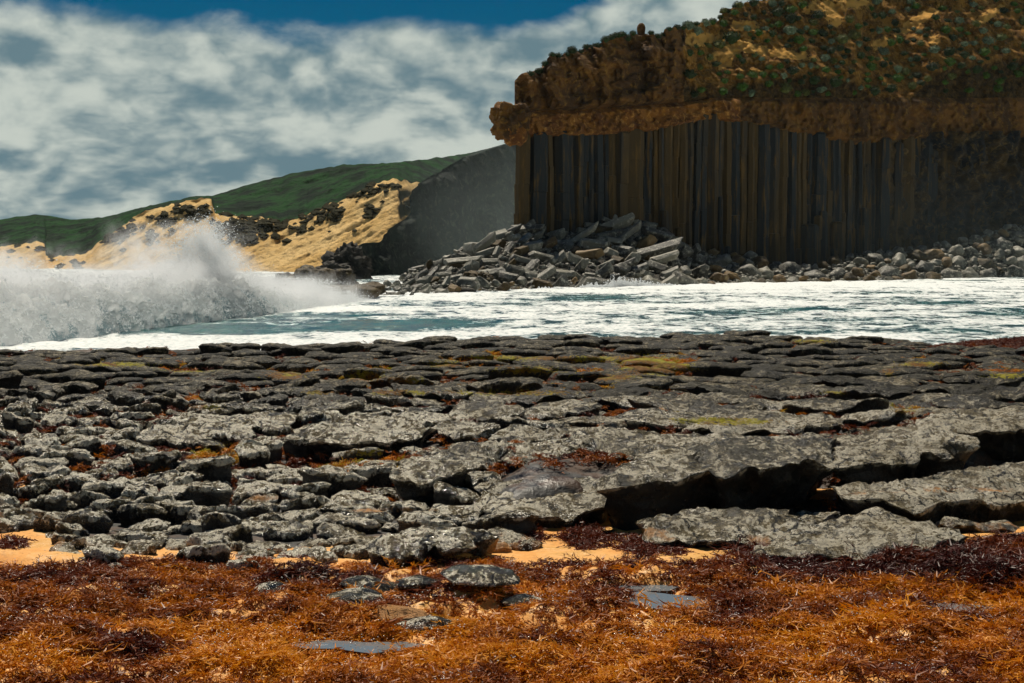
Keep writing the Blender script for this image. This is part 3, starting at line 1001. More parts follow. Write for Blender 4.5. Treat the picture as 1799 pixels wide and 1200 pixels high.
def place_bushes():
    V, PX, PY, sand, r1, r2 = CU
    ms = [bush_mesh(i) for i in range(7)]
    ppx, ppy = proj(V[..., 0], V[..., 1], V[..., 2])
    ok = (np.arange(V.shape[0])[:, None] >= r1 + 2) & (np.arange(V.shape[0])[:, None] < V.shape[0] - 3)
    dens = np.exp(-((PY - 60) / 75.0) ** 2) * sstep(PX, 1180, 1260)
    dens += 1.3 * np.exp(-((PX - 1560) / 55) ** 2 - ((PY - 135) / 50) ** 2)
    dens += 1.0 * np.exp(-((PX - 1420) / 90) ** 2 - ((PY - 125) / 25) ** 2)
    dens += 0.25 * np.exp(-((PY - 150) / 40.0) ** 2) * (PX > 1330) * (PX < 1600)
    dens *= np.clip(1.0 - 1.9 * sand, 0.015, 1) * ok * (PX > 1190) * (PX < 1840) * (ppy > -12)
    # ridge bushes on the crag skyline
    ridge = (np.arange(V.shape[0])[:, None] > V.shape[0] - 9) & (PX > 925) & (PX < 1300) & ok
    cand = np.argwhere(dens > 0.02); w = dens[dens > 0.02]; w = w / w.sum()
    pts, spots = [], []
    tries = cand[rng.choice(len(cand), 6000, p=w)]
    for i, j in tries:
        q = (ppx[i, j], ppy[i, j])
        s = random.choice((0.35, 0.45, 0.5, 0.6, 0.75)) * (1.2 if random.random() < 0.1 else 1)
        rad = s * F / V[i, j, 1]
        if all((q[0] - a) ** 2 + ((q[1] - b) * 1.25) ** 2 > (0.93 * (rad + c)) ** 2 for a, b, c in pts):
            pts.append((q[0], q[1], rad)); spots.append((V[i, j], s, q, False))
        if len(spots) >= 262:
            break
    rc = np.argwhere(ridge)
    for i, j in rc[rng.permutation(len(rc))]:
        q = (ppx[i, j], ppy[i, j])
        if all(abs(q[0] - a) > 9 for a, b, c in pts if c < 0) and abs(q[0] - 1127) > 12:
            pts.append((q[0], q[1], -1)); spots.append((V[i, j], random.uniform(0.28, 0.5), q, True))
        if len(spots) >= 298:
            break
    first = True
    spots.sort(key=lambda s: s[2][0])
    for k, (p, s, q, rid) in enumerate(spots):
        o = bpy.data.objects.new('cushion_bush', ms[k % 7])
        COL.objects.link(o)
        o.location = (p[0], p[1] - 0.1 * s, p[2] + 0.15 * s)
        o.rotation_euler = (random.uniform(-.2, .2), random.uniform(-.2, .2), random.uniform(0, 6.28))
        o.scale = (s * random.uniform(.85, 1.25), s, s * random.uniform(.8, 1.15))
        big = 'large' if s > .62 else ('small' if s < .42 else 'middle-sized')
        tn = 0 if rid else random.choice((0, 0, 1, 1, 2, 3))
        o.color = ((0.05, 0.33, 0.62, 0.95)[tn] + random.uniform(-.04, .04), 0, 0, 1)
        t_ = ('dark', 'leaf-green', 'brownish', 'silvery')[tn]
        if rid:
            lab, grp = f'{big} dark bush on the skyline of the brown crag', 'bushes along the crag skyline'
        elif q[1] > 112 and q[0] > 1500:
            lab, grp = f'{big} {t_} bush in the stream spilling down the face', 'bushes spilling down the face'
        elif q[1] > 112:
            lab, grp = f'{big} {t_} bush low on the rusty cliff', 'bushes low on the cliff'
        elif q[0] < 1400:
            lab, grp = f'{big} {t_} bush among the orange sand patches', 'bushes among the sand patches'
        elif q[0] < 1600:
            lab, grp = f'{big} {t_} bush on the dense middle slope', 'bushes on the dense middle slope'
        else:
            lab, grp = f'{big} {t_} bush on the right end of the slope', 'bushes on the right slope'
        tag(o, lab, 'bush', grp)
        NAMED.append((o, q[0], q[1]))

place_bushes()

# ------------------------------------------------------------------ rubble and boulders at the cliff foot
PTOP = [(560, 515), (640, 500), (690, 488), (730, 466), (760, 452), (800, 436), (850, 420), (900, 396), (950, 398), (1000, 404), (1040, 388), (1080, 378), (1130, 384), (1180, 400), (1210, 428), (1260, 438), (1310, 440), (1360, 458), (1430, 464), (1480, 446), (1540, 436), (1600, 432), (1660, 424), (1720, 408), (1780, 388), (2200, 360)]


def bankback(px):
    px = np.asarray(px, float)
    d1 = fdep(np.maximum(px, 880)) - 1.5 - 10 * sstep(-px, -900, -700)
    k = 1 - 0.50 * sstep(px, 1230, 1400)
    return shore(px) + (d1 - shore(px)) * k


def pbot(px):
    return proj(0, shore(px), 0.0)[1]


def pile_pt(px, t, lift=0.0):
    """t 0 at the waterline, 1 at the top of the heap against the cliff"""
    yb, yt = pbot(px), interp(px, PTOP) + 6
    d0, d1 = shore(px), bankback(px)
    py = yb + (yt - yb) * t
    dep = d0 + (d1 - d0) * t ** 1.15
    return P(px, py, dep), py, dep


def build_rubble_base():
    cols, rows = 330, 50
    px = np.linspace(600, 2250, cols)
    t = np.linspace(-0.12, 1.05, rows)[:, None]
    yb, yt = pbot(px), interp(px, PTOP) + 12
    d0, d1 = shore(px), bankback(px)
    tc = np.clip(t, 0, 1)
    PY = yb + (yt - yb) * tc
    DE = d0 + (d1 - d0) * tc ** 1.15 + np.minimum(t, 0) * 40
    V = P(px[None] + 0 * t, PY, DE)
    V[..., 2] -= 0.35 + np.maximum(-t, 0) * 12
    V[..., 2] += 0.35 * fbm(V[..., 0] * .8, V[..., 1] * .8, 0, 4)
    tail = V[-1:] + np.array([0, 22, -1.0])
    V = np.concatenate([V, tail], 0)
    o = mesh('rubble_bank', V, gridf(rows + 1, cols), MRUBBLE)
    tag(o, kind='structure')


build_rubble_base()


def angular_mesh(seed):
    """broken column block: irregular prism with chipped, bevelled faces"""
    import bmesh
    r = random.Random(seed)
    bm = bmesh.new()
    k = r.choice((5, 6, 6))
    L = 1.0
    prof = [(math.cos(q * 2 * math.pi / k + r.uniform(-.22, .22)) * r.uniform(.75, 1.1), math.sin(q * 2 * math.pi / k) * r.uniform(.7, 1.1)) for q in range(k)]
    e0 = [bm.verts.new((-L + r.uniform(-.12, .18) - 0.15 * p[0], p[0] * .5, p[1] * .42)) for p in prof]
    e1 = [bm.verts.new((L + r.uniform(-.18, .12) + 0.2 * p[1], p[0] * .47, p[1] * .40)) for p in prof]
    bmesh.ops.convex_hull(bm, input=bm.verts)
    bmesh.ops.dissolve_limit(bm, angle_limit=0.12, verts=bm.verts, edges=bm.edges)
    bmesh.ops.bevel(bm, geom=bm.edges[:], offset=0.045, segments=1, affect='EDGES')
    bmesh.ops.triangulate(bm, faces=bm.faces)
    bmesh.ops.subdivide_edges(bm, edges=[e for e in bm.edges if e.calc_length() > 0.4], cuts=2)
    bmesh.ops.triangulate(bm, faces=bm.faces)
    V = np.array([v.co[:] for v in bm.verts]); bm.verts.index_update()
    Fa = np.array([[v.index for v in f.verts] for f in bm.faces])
    bm.free()
    V = V + 0.045 * np.stack([fbm(V[:, 0] * 2 + seed, V[:, 1] * 2, V[:, 2] * 2 + q * 9, 3) for q in range(3)], -1)
    return V, Fa


def round_mesh(seed, amp=0.28):
    V, Fa = ico(3)
    r = random.Random(seed)
    # flatten a few sides so it looks water-worn rather than a ball
    for _ in range(7):
        nrm = Vector((r.uniform(-1, 1), r.uniform(-1, 1), r.uniform(-.6, 1))).normalized()
        nrm = np.array(nrm)
        h = r.uniform(0.55, 0.85)
        d = V @ nrm
        V = V - np.where(d > h, (d - h) * 0.85, 0)[:, None] * nrm
    d = amp * fbm(V[:, 0] + seed * 2.3, V[:, 1], V[:, 2], 3)
    V = V * (1 + d)[:, None] * np.array([1.0, 0.85, 0.68])
    return V, Fa


ANG = [angular_mesh(i + 10) for i in range(9)]
RND = [round_mesh(i + 3) for i in range(8)]
ANGM = {}


def rock_data(kind, i, mat):
    key = (kind, i, mat.name)
    if key not in ANGM:
        V, Fa = (ANG if kind == 'a' else RND)[i]
        ANGM[key] = mesh('boulder', V, Fa, mat, smooth=(kind != 'a'), link=False)
    return ANGM[key]


def put_rock(p, sc, rot, kind='a', mat=None, name='boulder', i=None):
    o = bpy.data.objects.new(name, rock_data(kind, random.randrange(8) if i is None else i, mat or MBOULDER))
    COL.objects.link(o)
    o.location = p
    o.scale = sc
    o.rotation_euler = rot
    return o


def beam(x0, y0, x1, y1, d, th, label, mat=None, i=None, wid=1.3, ddep=0.0):
    """fallen column seen between two photograph points at distance d"""
    a, b = P(x0, y0, d), P(x1, y1, d + ddep)
    c = (a + b) / 2
    v = Vector(b - a)
    L = v.length / 2
    q = v.to_track_quat('X', 'Z')
    w = th * d / F
    o = put_rock(c, (L, w * wid, w * 1.15), (0, 0, 0), 'a', mat, 'fallen_column', i)
    o.rotation_mode = 'QUATERNION'
    o.rotation_quaternion = q
    tag(o, label, 'rock', 'fallen basalt columns in the rockfall')
    return o


beam(1036, 472, 1195, 428, 131, 30, 'longest fallen column, lying across the right side of the rockfall', i=0)
beam(1030, 502, 1112, 462, 126, 24, 'thick slab with a bright top edge, below the longest fallen column', i=1)
beam(1052, 406, 1112, 384, 138, 26, 'flat topmost slab at the peak of the rockfall', i=2)
beam(942, 466, 1046, 398, 133, 15, 'thin column leaning up to the right through the middle of the rockfall', i=3)
beam(1055, 448, 1128, 392, 135, 18, 'column leaning steeply up to the right below the peak of the rockfall', i=4)
beam(1045, 420, 1105, 408, 136, 20, 'broad pale slab just under the topmost slab', i=5)
beam(898, 404, 955, 402, 134, 22, 'flat slab lying level against the foot of the first columns', i=6)
beam(1145, 460, 1192, 446, 129, 20, 'oval pale-topped block under the right end of the longest column', i=7)
beam(832, 442, 870, 414, 125, 22, 'dark block tilted up to the right on the left shoulder of the rockfall', i=1)
beam(905, 478, 968, 452, 126, 18, 'narrow slab in the middle left of the rockfall', i=2)
beam(985, 430, 1024, 420, 133, 17, 'pale flat block left of the thin leaning column', i=3)
beam(880, 500, 950, 490, 116, 16, 'low dark slab just above the water left of the splash', i=5)
beam(1130, 404, 1180, 418, 137, 22, 'slab sloping down to the right of the rockfall peak', i=0)
beam(1085, 505, 1030, 508, 121, 16, 'flat slab awash beside the splash', i=4)
beam(780, 462, 845, 456, 118, 18, 'flat dark slab on the left shoulder, near its top', i=6)
beam(1000, 478, 1040, 446, 129, 18, 'short column propped against the left end of the longest column', i=2)


def tone(mat):
    return {'boulder_basalt': 'grey', 'boulder_rust': 'rust-brown', 'boulder_weedy': 'weedy brown'}[mat.name]


def fill_rocks():
    pts = []
    cnt = 0

    def tryput(px, t, size_px, zone):
        nonlocal cnt
        p, py, dep = pile_pt(px, t)
        py = float(py); dep = float(dep)
        for a, b, c in pts:
            if (px - a) ** 2 + ((py - b) * 1.5) ** 2 < (0.72 * (size_px + c) / 2) ** 2:
                return False
        pts.append((px, py, size_px))
        s = size_px / 2 * dep / F
        r = random.random()
        if zone == 'fall':
            mat = MBOULDER if r < .86 else (MBOULDER_RUST if r < .93 else MMOSS)
            if random.random() < 0.85:
                o = put_rock(p, (s * random.uniform(.8, 1.35), s * random.uniform(1.1, 1.8), s * random.uniform(1.0, 1.9)),
                             (random.uniform(-.8, .8), random.uniform(-.8, .4), random.uniform(-1.3, 1.3)), 'a', mat)
                shape = 'angular'
            else:
                o = put_rock(p, (s, s, s), (random.uniform(-.4, .4), random.uniform(-.4, .4), random.uniform(0, 6)), 'r', mat)
                shape = 'blunt'
        else:
            mat = MBOULDER if r < .72 else (MBOULDER_RUST if r < .92 else MMOSS)
            if t < 0.15 and random.random() < .5:
                mat = MMOSS
            o = put_rock(p, (s * random.uniform(.95, 1.25), s, s * random.uniform(.8, 1.15)),
                         (random.uniform(-.5, .5), random.uniform(-.5, .5), random.uniform(0, 6)), 'r', mat)
            shape = 'rounded'
        sz = 'large' if size_px > 27 else ('small' if size_px < 16 else 'middling')
        wy = 'at the waterline' if t < .2 else ('half way up' if t < .65 else 'high on')
        if t < .2: wy += ' of'
        if zone == 'fall':
            wx = "the rockfall's left toe" if px < 760 else ("the rockfall's left shoulder" if px < 900 else (
                "the rockfall's left half" if px < 1000 else ("the rockfall's centre" if px < 1120 else "the rockfall's right end")))
            grp = 'boulders of the rockfall under the columns'
        else:
            wx = 'the loose rocks beside the rockfall' if px < 1330 else ('the low dark bank' if px < 1470 else (
                'the rising cobble bank' if px < 1620 else 'the high cobble bank'))
            grp = 'rounded boulders under the right cliff'
        tag(o, f'{sz} {tone(mat)} {shape} rock {wy} {wx}', 'rock', grp)
        NAMED.append((o, px, py))
        cnt += 1
        return True

    # big first, then fill
    for size, n, a, b in ((34, 500, 800, 1230), (24, 900, 740, 1240), (16, 1500, 680, 1240), (11, 1400, 650, 1240)):
        for _ in range(n):
            px = random.uniform(a, b)
            tryput(px, random.uniform(0.0, 1.0), size * random.uniform(.8, 1.25), 'fall')
            if cnt > 290:
                break
    nf = cnt
    for size, n in ((36, 140), (27, 700), (18, 1600)):
        for _ in range(n):
            px = random.uniform(1225, 1830)
            t = random.random()
            if size > 25 and px > 1500 and t > .8:
                continue
            tryput(px, t, size * random.uniform(.8, 1.25), 'cob')
            if cnt - nf > 290:
                break
    # small fill between them
    vv, ff = [], []
    V0, F0 = ico(1)
    k = 0
    for _ in range(3000):
        px = random.uniform(640, 1900)
        p, py, dep = pile_pt(px, random.uniform(0, 1.0))
        s = random.uniform(3, 7) / 2 * float(dep) / F
        q = V0 * (1 + 0.25 * rng.normal(size=(len(V0), 1))) * s * np.array([1.3, 1, .8])
        vv.append(q + p + np.array([0, 0.1, -0.15])); ff.append(F0 + k); k += len(V0)
    o = mesh('shingle_fill', np.concatenate(vv), np.concatenate(ff), MBOULDER, smooth=False)
    tag(o, kind='stuff')


fill_rocks()
tell_apart()


def sea_rocks():
    def rk(px, py, d, sx, sy, sz, seed, label, mat=MMOSS, amp=.3):
        o = block_outcrop(px, py, d, sx, sy, sz, 'sea_rock', mat, None, seed, 5, amp)
        tag(o, label, 'rock')
    rk(553, 496, 92, 1.1, 1.0, 0.85, 1.0, 'craggy brown sea rock peaking beside the right end of the breaker')
    rk(520, 503, 93, 0.9, 0.8, 0.55, 14.0, 'low brown sea rock half hidden in spray at the end of the breaker')
    rk(598, 496, 94, 1.0, 1.0, 0.85, 4.0, 'dark sea rock standing just right of the craggy brown one')
    rk(612, 514, 89, 1.9, 1.2, 0.45, 7.0, 'low flat weedy rock awash in front of the two sea rocks')
    rk(655, 508, 93, 0.8, 0.8, 0.4, 9.0, 'small weedy rock between the sea rocks and the rockfall')
    rk(495, 494, 96, 0.5, 0.5, 0.5, 19.0, 'faint rock tip showing through the spray above the breaker', MRUBBLE)
    rk(610, 470, 150, 2.2, 2, 1.9, 22.0, 'dark rock stack at the foot of the dark hill', MRUBBLE)
    rk(590, 478, 148, 2.0, 2, 0.9, 25.0, 'low dark rocks trailing off the foot of the dark hill', MRUBBLE)
    rk(842, 492, 111, 1.0, .8, 0.75, 31.0, 'weedy brown boulder standing out among grey rocks near the waterline')
    rk(815, 511, 103, .9, .5, .22, 33.0, 'flat dark rock awash in front of the left shoulder of the rockfall', MRUBBLE)


sea_rocks()


def small_splash():
    n = 5200
    v, s = [], []
    for cx, w, h, k in ((1088, 30, 16, .35), (1120, 36, 13, .3), (1040, 22, 9, .15), (1165, 24, 5, .1), (960, 30, 4, .1)):
        m = int(n * k)
        px = rng.normal(cx, w * .5, m)
        up = np.abs(rng.normal(0, .5, m)) * h * np.exp(-((px - cx) / w) ** 2) * (0.7 + 0.6 * fbm(px / 5, 0 * px, 2, 3))
        d = shore(px) - rng.uniform(0, 2.5, m)
        c = P(px, pbot(px) - up + 1, d)
        v.append(c); s.append(rng.uniform(0.015, 0.05, m))
    C = np.concatenate(v); sz = np.concatenate(s); m = len(C)
    tet = np.array([(1, 1, 1), (1, -1, -1), (-1, 1, -1), (-1, -1, 1)], float)
    V = C[:, None] + tet[None] * sz[:, None, None] * rng.uniform(0.5, 1.5, (m, 4, 1))
    fa = np.array([(0, 1, 2), (0, 3, 1), (0, 2, 3), (1, 3, 2)])
    o = mesh('shore_splash', V.reshape(-1, 3), (np.arange(m)[:, None, None] * 4 + fa[None]).reshape(-1, 3), bpy.data.materials['droplet_white'], smooth=False)
    tag(o, kind='stuff')


small_splash()

# ------------------------------------------------------------------ the rock shelf in front
EDGE = [(-700, 630), (0, 619), (200, 615), (400, 612), (560, 614), (620, 606), (760, 604), (860, 596), (960, 593), (1100, 598), (1200, 590), (1300, 586), (1340, 596), (1440, 601), (1560, 598), (1640, 607), (1799, 612), (2500, 622)]
NEAR = [(-600, 950), (0, 925), (100, 925), (140, 985), (400, 992), (600, 985), (640, 972), (860, 962), (900, 918), (1100, 905), (1140, 935), (1300, 950), (1340, 966), (1600, 966), (1660, 935), (1720, 900), (2300, 880)]


def Hs(x, y):
    """top of the shelf"""
    px, py = proj(x, y, 1.2)
    ledge = interp(px, [(-500, 900), (700, 900), (840, 886), (1050, 866), (1250, 850), (1440, 812), (1480, 812), (1740, 792), (2300, 780)])
    yl = on_plane(px, ledge, 1.15)[..., 1]
    sharp = sstep(px, 750, 950)
    a = sstep(y, yl - 0.12, yl + 0.22) * sharp + sstep(y, 9.6, 14.5) * (1 - sharp)
    return 1.04 + 0.33 * a + 0.03 * fbm(x * .35, y * .35, 3.0, 3)


def site_r(px, py):
    r = interp(py, [(600, 0.22), (640, 0.22), (700, 0.27), (760, 0.31), (850, 0.27), (900, 0.23), (1000, 0.2)])
    k = interp(px, [(0, 0.42), (450, 0.50), (800, 0.75), (1200, 1.2), (1500, 1.3), (1799, 1.15)])
    k = np.where(py < 690, 0.8 + 0.3 * k, k)
    return r * k


MANUAL = [  # top outlines of the big slabs (photo px), top height, lift
    ([(1075, 806), (1160, 785), (1250, 768), (1350, 764), (1455, 766), (1462, 800), (1380, 818), (1250, 838), (1130, 842)], 1.38),
    ([(1478, 768), (1560, 757), (1640, 760), (1735, 790), (1690, 800), (1560, 812), (1480, 815)], 1.36),
    ([(890, 798), (950, 775), (1030, 755), (1180, 752), (1245, 762), (1160, 780), (1060, 806), (930, 812)], 1.34),
    ([(1485, 850), (1560, 835), (1680, 822), (1830, 812), (1860, 850), (1700, 870), (1560, 884), (1490, 875)], 1.20),
    ([(850, 868), (930, 838), (1010, 826), (1110, 838), (1125, 856), (1040, 880), (920, 892)], 1.15),
    ([(1130, 906), (1190, 892), (1290, 890), (1400, 905), (1330, 932), (1240, 944), (1150, 926)], 1.10),
    ([(1335, 958), (1400, 925), (1470, 908), (1600, 908), (1670, 940), (1600, 958), (1480, 966)], 1.10),
    ([(528, 742), (620, 736), (735, 742), (740, 756), (660, 768), (560, 768)], 1.37),
    ([(250, 745), (350, 730), (460, 726), (520, 738), (420, 755), (260, 764)], 1.34),
    ([(1100, 742), (1260, 728), (1440, 724), (1450, 742), (1340, 750), (1180, 750)], 1.40),
    ([(700, 824), (800, 790), (860, 782), (880, 792), (800, 822), (730, 838)], 1.30),
    ([(1640, 735), (1740, 715), (1880, 715), (1900, 742), (1760, 752), (1650, 750)], 1.39),
    ([(880, 765), (940, 752), (1000, 755), (1000, 765), (930, 774)], 1.36),
    ([(640, 960), (680, 940), (790, 935), (850, 945), (800, 965), (700, 968)], 1.12),
]


def in_poly(x, y, poly):
    r = np.zeros(np.shape(x), bool)
    n = len(poly)
    for i in range(n):
        x0, y0 = poly[i]; x1, y1 = poly[(i + 1) % n]
        c = ((y0 > y) != (y1 > y)) & (x < (x1 - x0) * (y - y0) / (y1 - y0 + 1e-12) + x0)
        r ^= c
    return r


def build_shelf():
    rg = np.random.default_rng(21)
    polys = [(on_plane(np.array([a for a, b in q]), np.array([b for a, b in q]), z)[:, :2], z) for q, z in MANUAL]
    sx, sy, sr, grp = [], [], [], []
    cell = {}
    K = 0.6

    def add(x, y, r, gi):
        i = len(sx)
        sx.append(x); sy.append(y); sr.append(r); grp.append(gi)
        cell.setdefault((int(x // K), int(y // K)), []).append(i)

    gi = 0
    cents = []
    for poly, z in polys:
        c = poly.mean(0)
        x0, y0 = poly.min(0); x1, y1 = poly.max(0)
        for a in np.arange(x0, x1, 0.13):
            for b in np.arange(y0, y1, 0.13):
                if in_poly(np.array(a), np.array(b), poly):
                    add(a + rg.uniform(-.03, .03), b + rg.uniform(-.03, .03), 0.1, gi)
        cents.append((c[0], c[1], z, True))
        gi += 1
    n_try = 72000
    Y = rg.uniform(8.2, 31.5, n_try) ** 1.0
    X = (rg.uniform(-0.56, 0.56, n_try)) * Y
    H = Hs(X, Y)
    px, py = proj(X, Y, H)
    ok = (py > interp(px, EDGE)) & (py < interp(px, NEAR))
    R = site_r(px, py)
    inm = np.zeros(n_try, bool)
    for poly, z in polys:
        inm |= in_poly(X, Y, poly)
    ok &= ~inm
    for i in np.argwhere(ok)[:, 0]:
        x, y, r = X[i], Y[i], R[i]
        cx, cy = int(x // K), int(y // K)
        good = True
        for a in (-2, -1, 0, 1, 2):
            for b in (-2, -1, 0, 1, 2):
                for j in cell.get((cx + a, cy + b), ()):
                    lim = r * 1.6 if grp[j] >= len(polys) else r * 0.8
                    if ((sx[j] - x) * 0.66) ** 2 + ((sy[j] - y) * 1.5) ** 2 < lim * lim:
                        good = False; break
                if not good: break
            if not good: break
        if good:
            add(x, y, r, gi); cents.append((x, y, float(Hs(x, y)), False)); gi += 1
    SX, SY, GR, SR = np.array(sx), np.array(sy), np.array(grp), np.array(sr)
    print('slabs', gi)
    items = []
    tv = []
    algae_px = ((640, 660, 45, 14), (720, 668, 40, 8), (860, 628, 70, 6), (930, 650, 80, 9), (1010, 630, 90, 6), (1060, 664, 60, 7), (780, 640, 50, 7), (690, 690, 50, 7), (1180, 645, 50, 12), (1240, 738, 130, 7), (1290, 742, 80, 6), (1420, 600, 60, 5), (560, 690, 50, 6), (200, 640, 90, 6), (330, 650, 60, 6), (1470, 690, 50, 5), (400, 782, 60, 8), (360, 715, 50, 9), (1590, 722, 40, 7), (640, 795, 70, 10), (1130, 640, 60, 20), (1620, 640, 60, 7), (900, 690, 180, 8), (500, 660, 50, 12), (1560, 655, 20, 8), (1770, 660, 60, 6))
    def algae(px, py):
        a = 0
        for cx, cy, rx, ry in algae_px:
            a = a + np.exp(-((px - cx) / rx) ** 2 - ((py - cy) / ry) ** 2)
        return np.clip(a, 0, 1)
    def sandy(px, py):
        a = 0
        for cx, cy, rx, ry in ((60, 950, 110, 30), (480, 875, 110, 9), (700, 895, 200, 8), (900, 950, 120, 30), (1400, 868, 220, 8), (1330, 950, 40, 20), (1700, 860, 160, 10), (1740, 925, 90, 18), (820, 975, 200, 12), (0, 850, 60, 10), (1150, 940, 70, 20)):
            a = a + np.exp(-((px - cx) / rx) ** 2 - ((py - cy) / ry) ** 2)
        return np.clip(a, 0, 1)
    for gidx, (cx, cy, z0, man) in enumerate(cents):
        near = cy < 17
        big = man or (near and cx > -1)
        N = 96 if man else (60 if near else 28)
        rings = 34 if man else (18 if near else 6)
        d2 = (SX - cx) ** 2 + (SY - cy) ** 2
        rmax = 2.6 if man else 1.3
        idx = np.argwhere(d2 < (rmax * 1.7) ** 2)[:, 0]
        own = GR[idx] == gidx
        th = np.linspace(0, 2 * math.pi, N, endpoint=False)
        rr = np.linspace(0.03, rmax, 60) if man else np.linspace(0.03, 0.95, 26)
        gx = cx + rr[None] * np.cos(th)[:, None]; gy = cy + rr[None] * np.sin(th)[:, None]
        wx = gx + 0.10 * fbm(gx * 1.8, gy * 1.8, 1.0, 3); wy = gy + 0.10 * fbm(gx * 1.8, gy * 1.8, 7.0, 3)
        D = ((wx[..., None] - SX[idx]) * 0.66) ** 2 + ((wy[..., None] - SY[idx]) * 1.5) ** 2
        do = np.where(own, D, 1e9).min(-1); dn = np.where(own, 1e9, D).min(-1)
        inside = (do < dn) & (do < ((0.15 if man else 1.12 * SR[idx[own]][0]) ** 2))
        first_out = np.where(inside.all(1), len(rr) - 1, np.argmin(inside, 1))
        rad = rr[first_out]
        lim = 0.75 if not man else 9
        rad = np.minimum(rad, lim)
        ker = np.array([0, 1, 2.5, 1, 0]) / 4.5
        rad = sum(k_ * np.roll(rad, s_) for k_, s_ in zip(ker, range(-2, 3)))
        gap = rg.uniform(0.012, 0.055) if near else rg.uniform(0.02, 0.055)
        rad = np.maximum(rad - gap, 0.05) * (1 + 0.06 * fbm(np.cos(th) * 3 + cx * 5, np.sin(th) * 3 + cy * 5, 0, 4, 1.0, .65))
        rad = np.maximum(rad, 0.04)
        ra = rad.mean()
        # attitude
        lp = float(interp(proj(cx, cy, z0)[0], [(0, 1), (800, 0.8), (1200, 0.35), (1799, 0.4)]))
        dz = 0 if man else rg.normal(0, 0.044 + 0.015 * lp) + 0.0
        tx = rg.normal(0, 0.05 + 0.07 * lp * near); ty = rg.normal(0.02 + 0.02 * lp * near, 0.05 + .09 * lp * near)
        if man:
            tx *= .3; ty = 0.01
        dome = rg.uniform(0.0, 0.035) * min(1, ra / .4)
        if not near: dome += 0.02
        verts = []
        def topz(x, y, t):
            w = fbm(x * 1.2, y * 2.6, cx * 1.7 * (0 if man else 1), 5, 1.0, .6)
            fl = fbm(x * 9, y * 9, 2.0, 3, 1.0, .65)
            nt_ = 5.0 if man else 9.0
            te = w * nt_
            te = (np.floor(te) + sstep(te - np.floor(te), 0.72, 1.0)) / nt_
            return (z0 + dz + tx * (x - cx) - ty * (y - cy) * -1.0 + dome * (1 - t * t)
                    + (0.02 * w + (0.06 if man else 0.055 - 0.025 * lp) * te) * (1.0 if near else 0.5) + 0.012 * fl)
        for k in range(rings + 1):
            t = k / rings
            tt = t ** 0.8
            x = cx + rad * tt * np.cos(th); y = cy + rad * tt * np.sin(th)
            z = topz(x, y, tt) - ((0.018 + 0.035 * np.clip(fbm(np.cos(th) * 1.3 + cx, np.sin(th) * 1.3 + cy, 5.0, 3) + .3, 0, 1)) * sstep(tt, 0.80, 1.0) if near else 0.03 * sstep(tt, 0.84, 1.0))
            verts.append(np.stack([x, y, z], -1))
        # layered sides
        zr = verts[-1][:, 2]
        ns = 8 if near else 4
        depth = 0.55 if man else 0.34
        for k in range(1, ns + 1):
            q = k / ns
            zz = zr - depth * q
            lay = fbm(np.cos(th) * ra * 2.2 + cx, np.sin(th) * ra * 2.2 + cy, zz * 16 , 3)
            ins = (0.0 + 0.07 * lay - 0.02 * min(1, q * 8) - 0.12 * q) * min(1, ra / .25)
            if man: ins = ins * 1.6 - 0.10 * math.sin(q * 2.6)
            r_ = np.maximum(rad + ins, 0.03)
            verts.append(np.stack([cx + r_ * np.cos(th), cy + r_ * np.sin(th), zz + 0 * r_], -1))
        V = np.array(verts)
        R_ = V.shape[0]
        cr = np.zeros((R_, N)); cr[:rings + 1] = 1; cr[rings] = 0.6  # mask: lit tops keep the pale crust, sides take the painted shade
        items.append((V.reshape(-1, 3), gridf(R_, N, True), ra * F / cy * (1.3 if near else 1), gidx, cr.ravel()))
    items.sort(key=lambda q: -q[2])
    shelf_parts = items[:298]
    rest = items[298:]

    def attrs(V, pl=0.5):
        px, py = proj(V[:, 0], V[:, 1], V[:, 2])
        n = fbm(V[:, 0] * 1.2, V[:, 1] * 1.2, 4.0, 3)
        wet = np.clip(interp(px, [(0, 1), (800, .9), (1100, .6), (1799, .5)]) * sstep(py, 660, 740) + 0.10 + 0.3 * n * sstep(py, 650, 700), 0, 1)
        return {'algae': algae(px, py) * 0.86 + 0.10 * sstep(py, 700, 660), 'sandy': sandy(px, py) * 0.62, 'wet': wet, 'pale': np.clip(pl + wet * 0.25 + 0.25 * sstep(py, 690, 760) - 0.15 + 0.2 * n, 0, 1)}
    root = bpy.data.objects.new('rock_shelf', None)
    COL.objects.link(root)
    tag(root, kind='structure')
    for V, Fa, a, gidx, cr in shelf_parts:
        mesh('slab', V, Fa, MSHELF, parent=root, attrs={**attrs(V, (gidx * 0.61803) % 1.0 * 0.4 + 0.3), 'lit_crust': cr})
    k = 0; vv, ff, cc = [], [], []
    for V, Fa, a, gidx, cr in rest:
        cc.append(cr); vv.append(V); ff.append(Fa + k); k += len(V)
    V = np.concatenate(vv)
    o = mesh('smaller_slabs', V, np.concatenate(ff), MSHELF, parent=root, attrs={**attrs(V), 'lit_crust': np.concatenate(cc)})
    tag(o, kind='stuff')
    return root, SX, SY, GR, algae


SHELF, SX, SY, GR, ALG = build_shelf()

